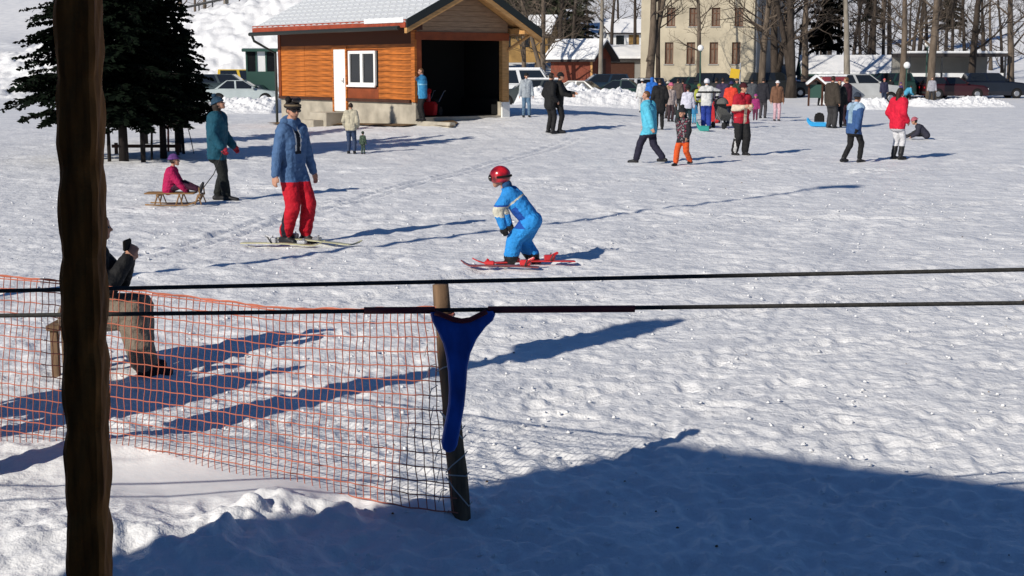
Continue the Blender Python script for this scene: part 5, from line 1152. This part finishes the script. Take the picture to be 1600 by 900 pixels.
# ---- rope tow: two ropes, plastic handle
def rope(pl, pr, Yl, Yr, r, label):
    a, b = at(*pl, Yl), at(*pr, Yr); d = b-a; a2, b2 = a-d*1.6, b+d*2.0; n = 60; m = MB()
    m.tube([a2.lerp(b2, i/n) for i in range(n+1)], r, 8); return tag(m.build('tow_rope', 'ropem', smooth=True), label, 'rope', 'ropes of the tow lift'), a, b
rope((172, 451), (1467, 424), 5.0, 5.12, .0078, 'upper and farther dark rope of the tow lift')
_, ra, rb = rope((172, 491), (1467, 475), 5.45, 5.58, .0088, 'lower and nearer rope of the tow lift carrying the handle')
def on_rope(px):
    t = (px-172)/(1467-172); t = t*ra.y/(rb.y-(rb.y-ra.y)*t) if False else t; return ra.lerp(rb, t)
def handle(px0, label, fullrope=True):
    c = on_rope(px0); e = empty('tow_hanger', c, math.atan2(rb.y-ra.y, rb.x-ra.x), label, 'tow hanger', 'hangers on the tow rope')
    k = c.y/F_PX*1.0
    left = [(664, 487), (667, 502), (676, 520), (684, 538), (689, 560), (692, 585), (693, 612), (692, 636), (688, 660), (683, 684), (680, 700), (682, 711), (688, 717), (694, 718)]
    right = [(701, 715), (706, 706), (709, 690), (713, 668), (718, 640), (721, 610), (723, 580), (728, 555), (738, 532), (752, 513), (764, 502), (768, 492), (764, 485)]
    top = [(752, 486), (742, 492), (732, 498), (718, 502), (704, 501), (692, 496), (680, 490), (672, 486)]
    poly = [((x-714)*k, -(y-485)*k) for x, y in left+right+top]; n = len(poly)
    cen = lambda s, o, cx: [(cx+(x-cx)*s, o, z) for x, z in poly]
    rows = []
    for o, ins in ((-.019, .010), (-.014, .003), (-.005, 0), (.005, 0), (.014, .003), (.019, .010)):
        row = []
        for i, (x, z) in enumerate(poly):
            p0, p1 = Vector(poly[i-1]), Vector(poly[(i+1) % n]); tn = (p1-p0).normalized(); nn = Vector((-tn.y, tn.x)); row.append((x+nn.x*ins, o, z+nn.y*ins))
        rows.append(row)
    vs = [v for r_ in rows for v in r_]; fs = []
    for i in range(len(rows)-1):
        for q in range(n): fs.append((i*n+q, i*n+(q+1) % n, (i+1)*n+(q+1) % n, (i+1)*n+q))
    fs += [tuple(range(n-1, -1, -1)), tuple((len(rows)-1)*n+q for q in range(n))]
    MB().add(vs, fs).build('grip', 'blueplastic', e, smooth=False)
    rp = MB(); rp.tube([((x-714)*k, -.026, -(y-485)*k) for x, y in ((672, 487), (686, 492), (700, 498), (714, 501), (728, 499), (742, 492), (754, 486))], .011, 8); rp.build('rope_seat', 'sleeve', e, smooth=True)
    sl_ = MB(); sl_.tube([((560-714)*k, 0, 0), ((672-714)*k, 0, 0)], .0145, 10); sl_.build('sleeve', 'sleeve', e, smooth=True)
    sl_ = MB(); sl_.tube([((756-714)*k, 0, 0), ((990-714)*k, 0, 0.0)], .0145, 10); sl_.build('sleeve', 'sleeve', e, smooth=True)
    return e
handle(714, 'blue plastic tow hanger hanging from the rope in front of the post')

# ---- carved timber post of the porch at the left
def carved_post():
    Yp = 1.9; e = empty('carved_post', (-.598, Yp, .55), 0, 'dark brown carved timber post at the left edge of the view', 'post')
    n, per, w0 = 520, .1226, .0275; vs, fs = [], []; H = 2.6; ring = 24
    for i in range(n+1):
        z = H*i/n; ph = ((z+.02) % per)/per
        nick = .0022*math.exp(-((ph-.5)/.07)**2)
        lean = .029*(z-1.344)
        for k in range(ring):
            a = 2*math.pi*(k+.5)/ring; ca, sa = math.cos(a), math.sin(a); sq = 1/max(abs(ca), abs(sa)); sq = min(sq, 1.28)
            corner = max(0, (sq-1.06)/.22)                         # chip-carved corners
            chip = corner*.0025*float(ss(.22, .40, ph)*(1-ss(.62, .80, ph)))
            rr = w0*sq - chip - nick*(.3+.7*corner) + .0012*math.sin(k*5+i*.37)
            vs.append((ca*rr+lean, sa*rr, z))
    for i in range(n):
        for k in range(ring): fs.append((i*ring+k, i*ring+(k+1) % ring, (i+1)*ring+(k+1) % ring, (i+1)*ring+k))
    fs += [tuple(range(ring-1, -1, -1)), tuple(n*ring+k for k in range(ring))]
    MB().add(vs, fs).build('shaft', 'post', e)
    part('base_block', 'post', e, ((-.11, -.06, -.0), (.03, .06, .18)), bevel=.01); part('cap_block', 'post', e, ((-.04, -.07, 2.6), (.11, .07, 2.75)), bevel=.01)
carved_post()

# ================================================================== JUST OUTSIDE THE FRAME: what casts the long shadows
# steep-roofed chalet the photograph was taken from
def chalet():
    pk, lf, rt = G(1050, 692), G(180, 885), G(1467, 742); hA = 6.3
    pk.z = lf.z = rt.z = 0
    ap = Vector((pk.x-KX*hA, pk.y-KY*hA, hA)); d = (rt-pk).normalized(); n = Vector((-d.y, d.x, 0)); n = n if n.y > 0 else -n
    v = (lf-pk); 
    # roof pitch p so that the front verge's shadow runs from pk to lf:  n - p*K parallel to v
    p = (n.x*v.y-n.y*v.x)/(KX*v.y-KY*v.x); wf = hA/p; LEN = 15.0
    e = empty('chalet', (ap.x, ap.y, 0), math.atan2(d.y, d.x), 'steep roofed timber chalet behind the camera, outside the photograph', 'chalet')
    # local: x along the ridge, y to the front
    def slab(s, name):
        m = MB(); m.prism([(0, hA-.001), (s*wf, 0), (s*(wf-.18), 0), (0, hA-.3)], 0, LEN, 'x'); m.build(name, 'roofdark', e)
    slab(1, 'front_roof'); slab(-1, 'rear_roof')
    for x in (.5, LEN-.6):
        m = MB(); m.prism([(0, hA-.35), (wf-.25, 0), (-wf+.25, 0)], x, x+.12, 'x'); g = m.build('gable_wall', 'plank', e)
        m = MB(); m.bb((x-.03, -.5, .1), (x+.15, .5, 2.1)); m.build('door', 'darkwood', g)
    return e
chalet()
dk = empty('deck', (0, 0, 0), 0, 'plank deck of the chalet on which the carved post stands, outside the photograph', 'deck')
for k in range(22): part('plank', 'oldwood', dk, ((-2.2+k*.2, .2, .50), (-2.01+k*.2, 2.0, .55)))
part('joist', 'darkwood', dk, ((-2.2, .3, .38), (2.2, .42, .498)), ((-2.2, 1.75, .38), (2.2, 1.87, .498)))
for x in (-2, 0, 2): part('stilt', 'darkwood', dk, ((x-.06, 1.76, -.2), (x+.06, 1.86, .379)))
# tall floodlight pole left of the frame: its thin shadow crosses the slope
tip, mid = G(1290, 293), G(470, 412); h = 9.6
bp = Vector((tip.x-KX*h, tip.y-KY*h, 0)); lm = empty('floodlight_pole', (bp.x, bp.y, base1(bp.x, bp.y)), 0, 'tall floodlight pole left of the frame', 'lamp post')
MB().tube([(0, 0, -.3), (0, 0, h)], [.075, .05], 10).build('pole', 'steel', lm, smooth=True)
m = MB(); m.box((.25, .1, h+.02), (.75, .3, .22), rot=Matrix.Rotation(R(20), 3, 'Z')); m.build('lamp_head', 'darksteel', lm, bevel=.03)
# drive station of the tow lift left of the frame
t1, t2 = G(1055, 497), G(812, 556)
def caster(tip, h, build):
    b = Vector((tip.x-KX*h, tip.y-KY*h, 0)); return build(b, h)
def station(b, h):
    e = empty('lift_pylon', (b.x, b.y, base1(b.x, b.y)), R(-48), 'steel pylon of the tow lift left of the frame', 'pylon')
    part('mast', 'darksteel', e, ((-.10, -.09, -.3), (.10, .09, h-.9)), bevel=.01); m = MB(); m.prism([(-.26, h-.95), (.22, h-1.2), (.2, h-.35), (.05, h), (-.2, h-.3)], -.16, .16, 'y'); m.build('motor_housing', 'yellowp', e, bevel=.03)
    part('control_box', 'greenp', e, ((-.24, -.14, .9), (-.101, .14, 1.7)), bevel=.01)
caster(t1, 3.6, station)
person('person in a dark jacket standing left of the frame', 0, 0, 0, 60, jacket=DNAVY, pants=BLK, loc=Vector((t2.x-KX*3.1, t2.y-KY*3.1, 0)) if False else Vector((-4.3, 7.6, 0)), scale=1.02, voxel=.018, bulk=.05)
person('person in a grey jacket standing left of the frame beside the bench', 0, 0, 0, 80, jacket=(.2, .2, .22), pants=DNAVY, loc=Vector((-3.75, 7.55, 0)), scale=1.0, voxel=.018, bulk=.05)
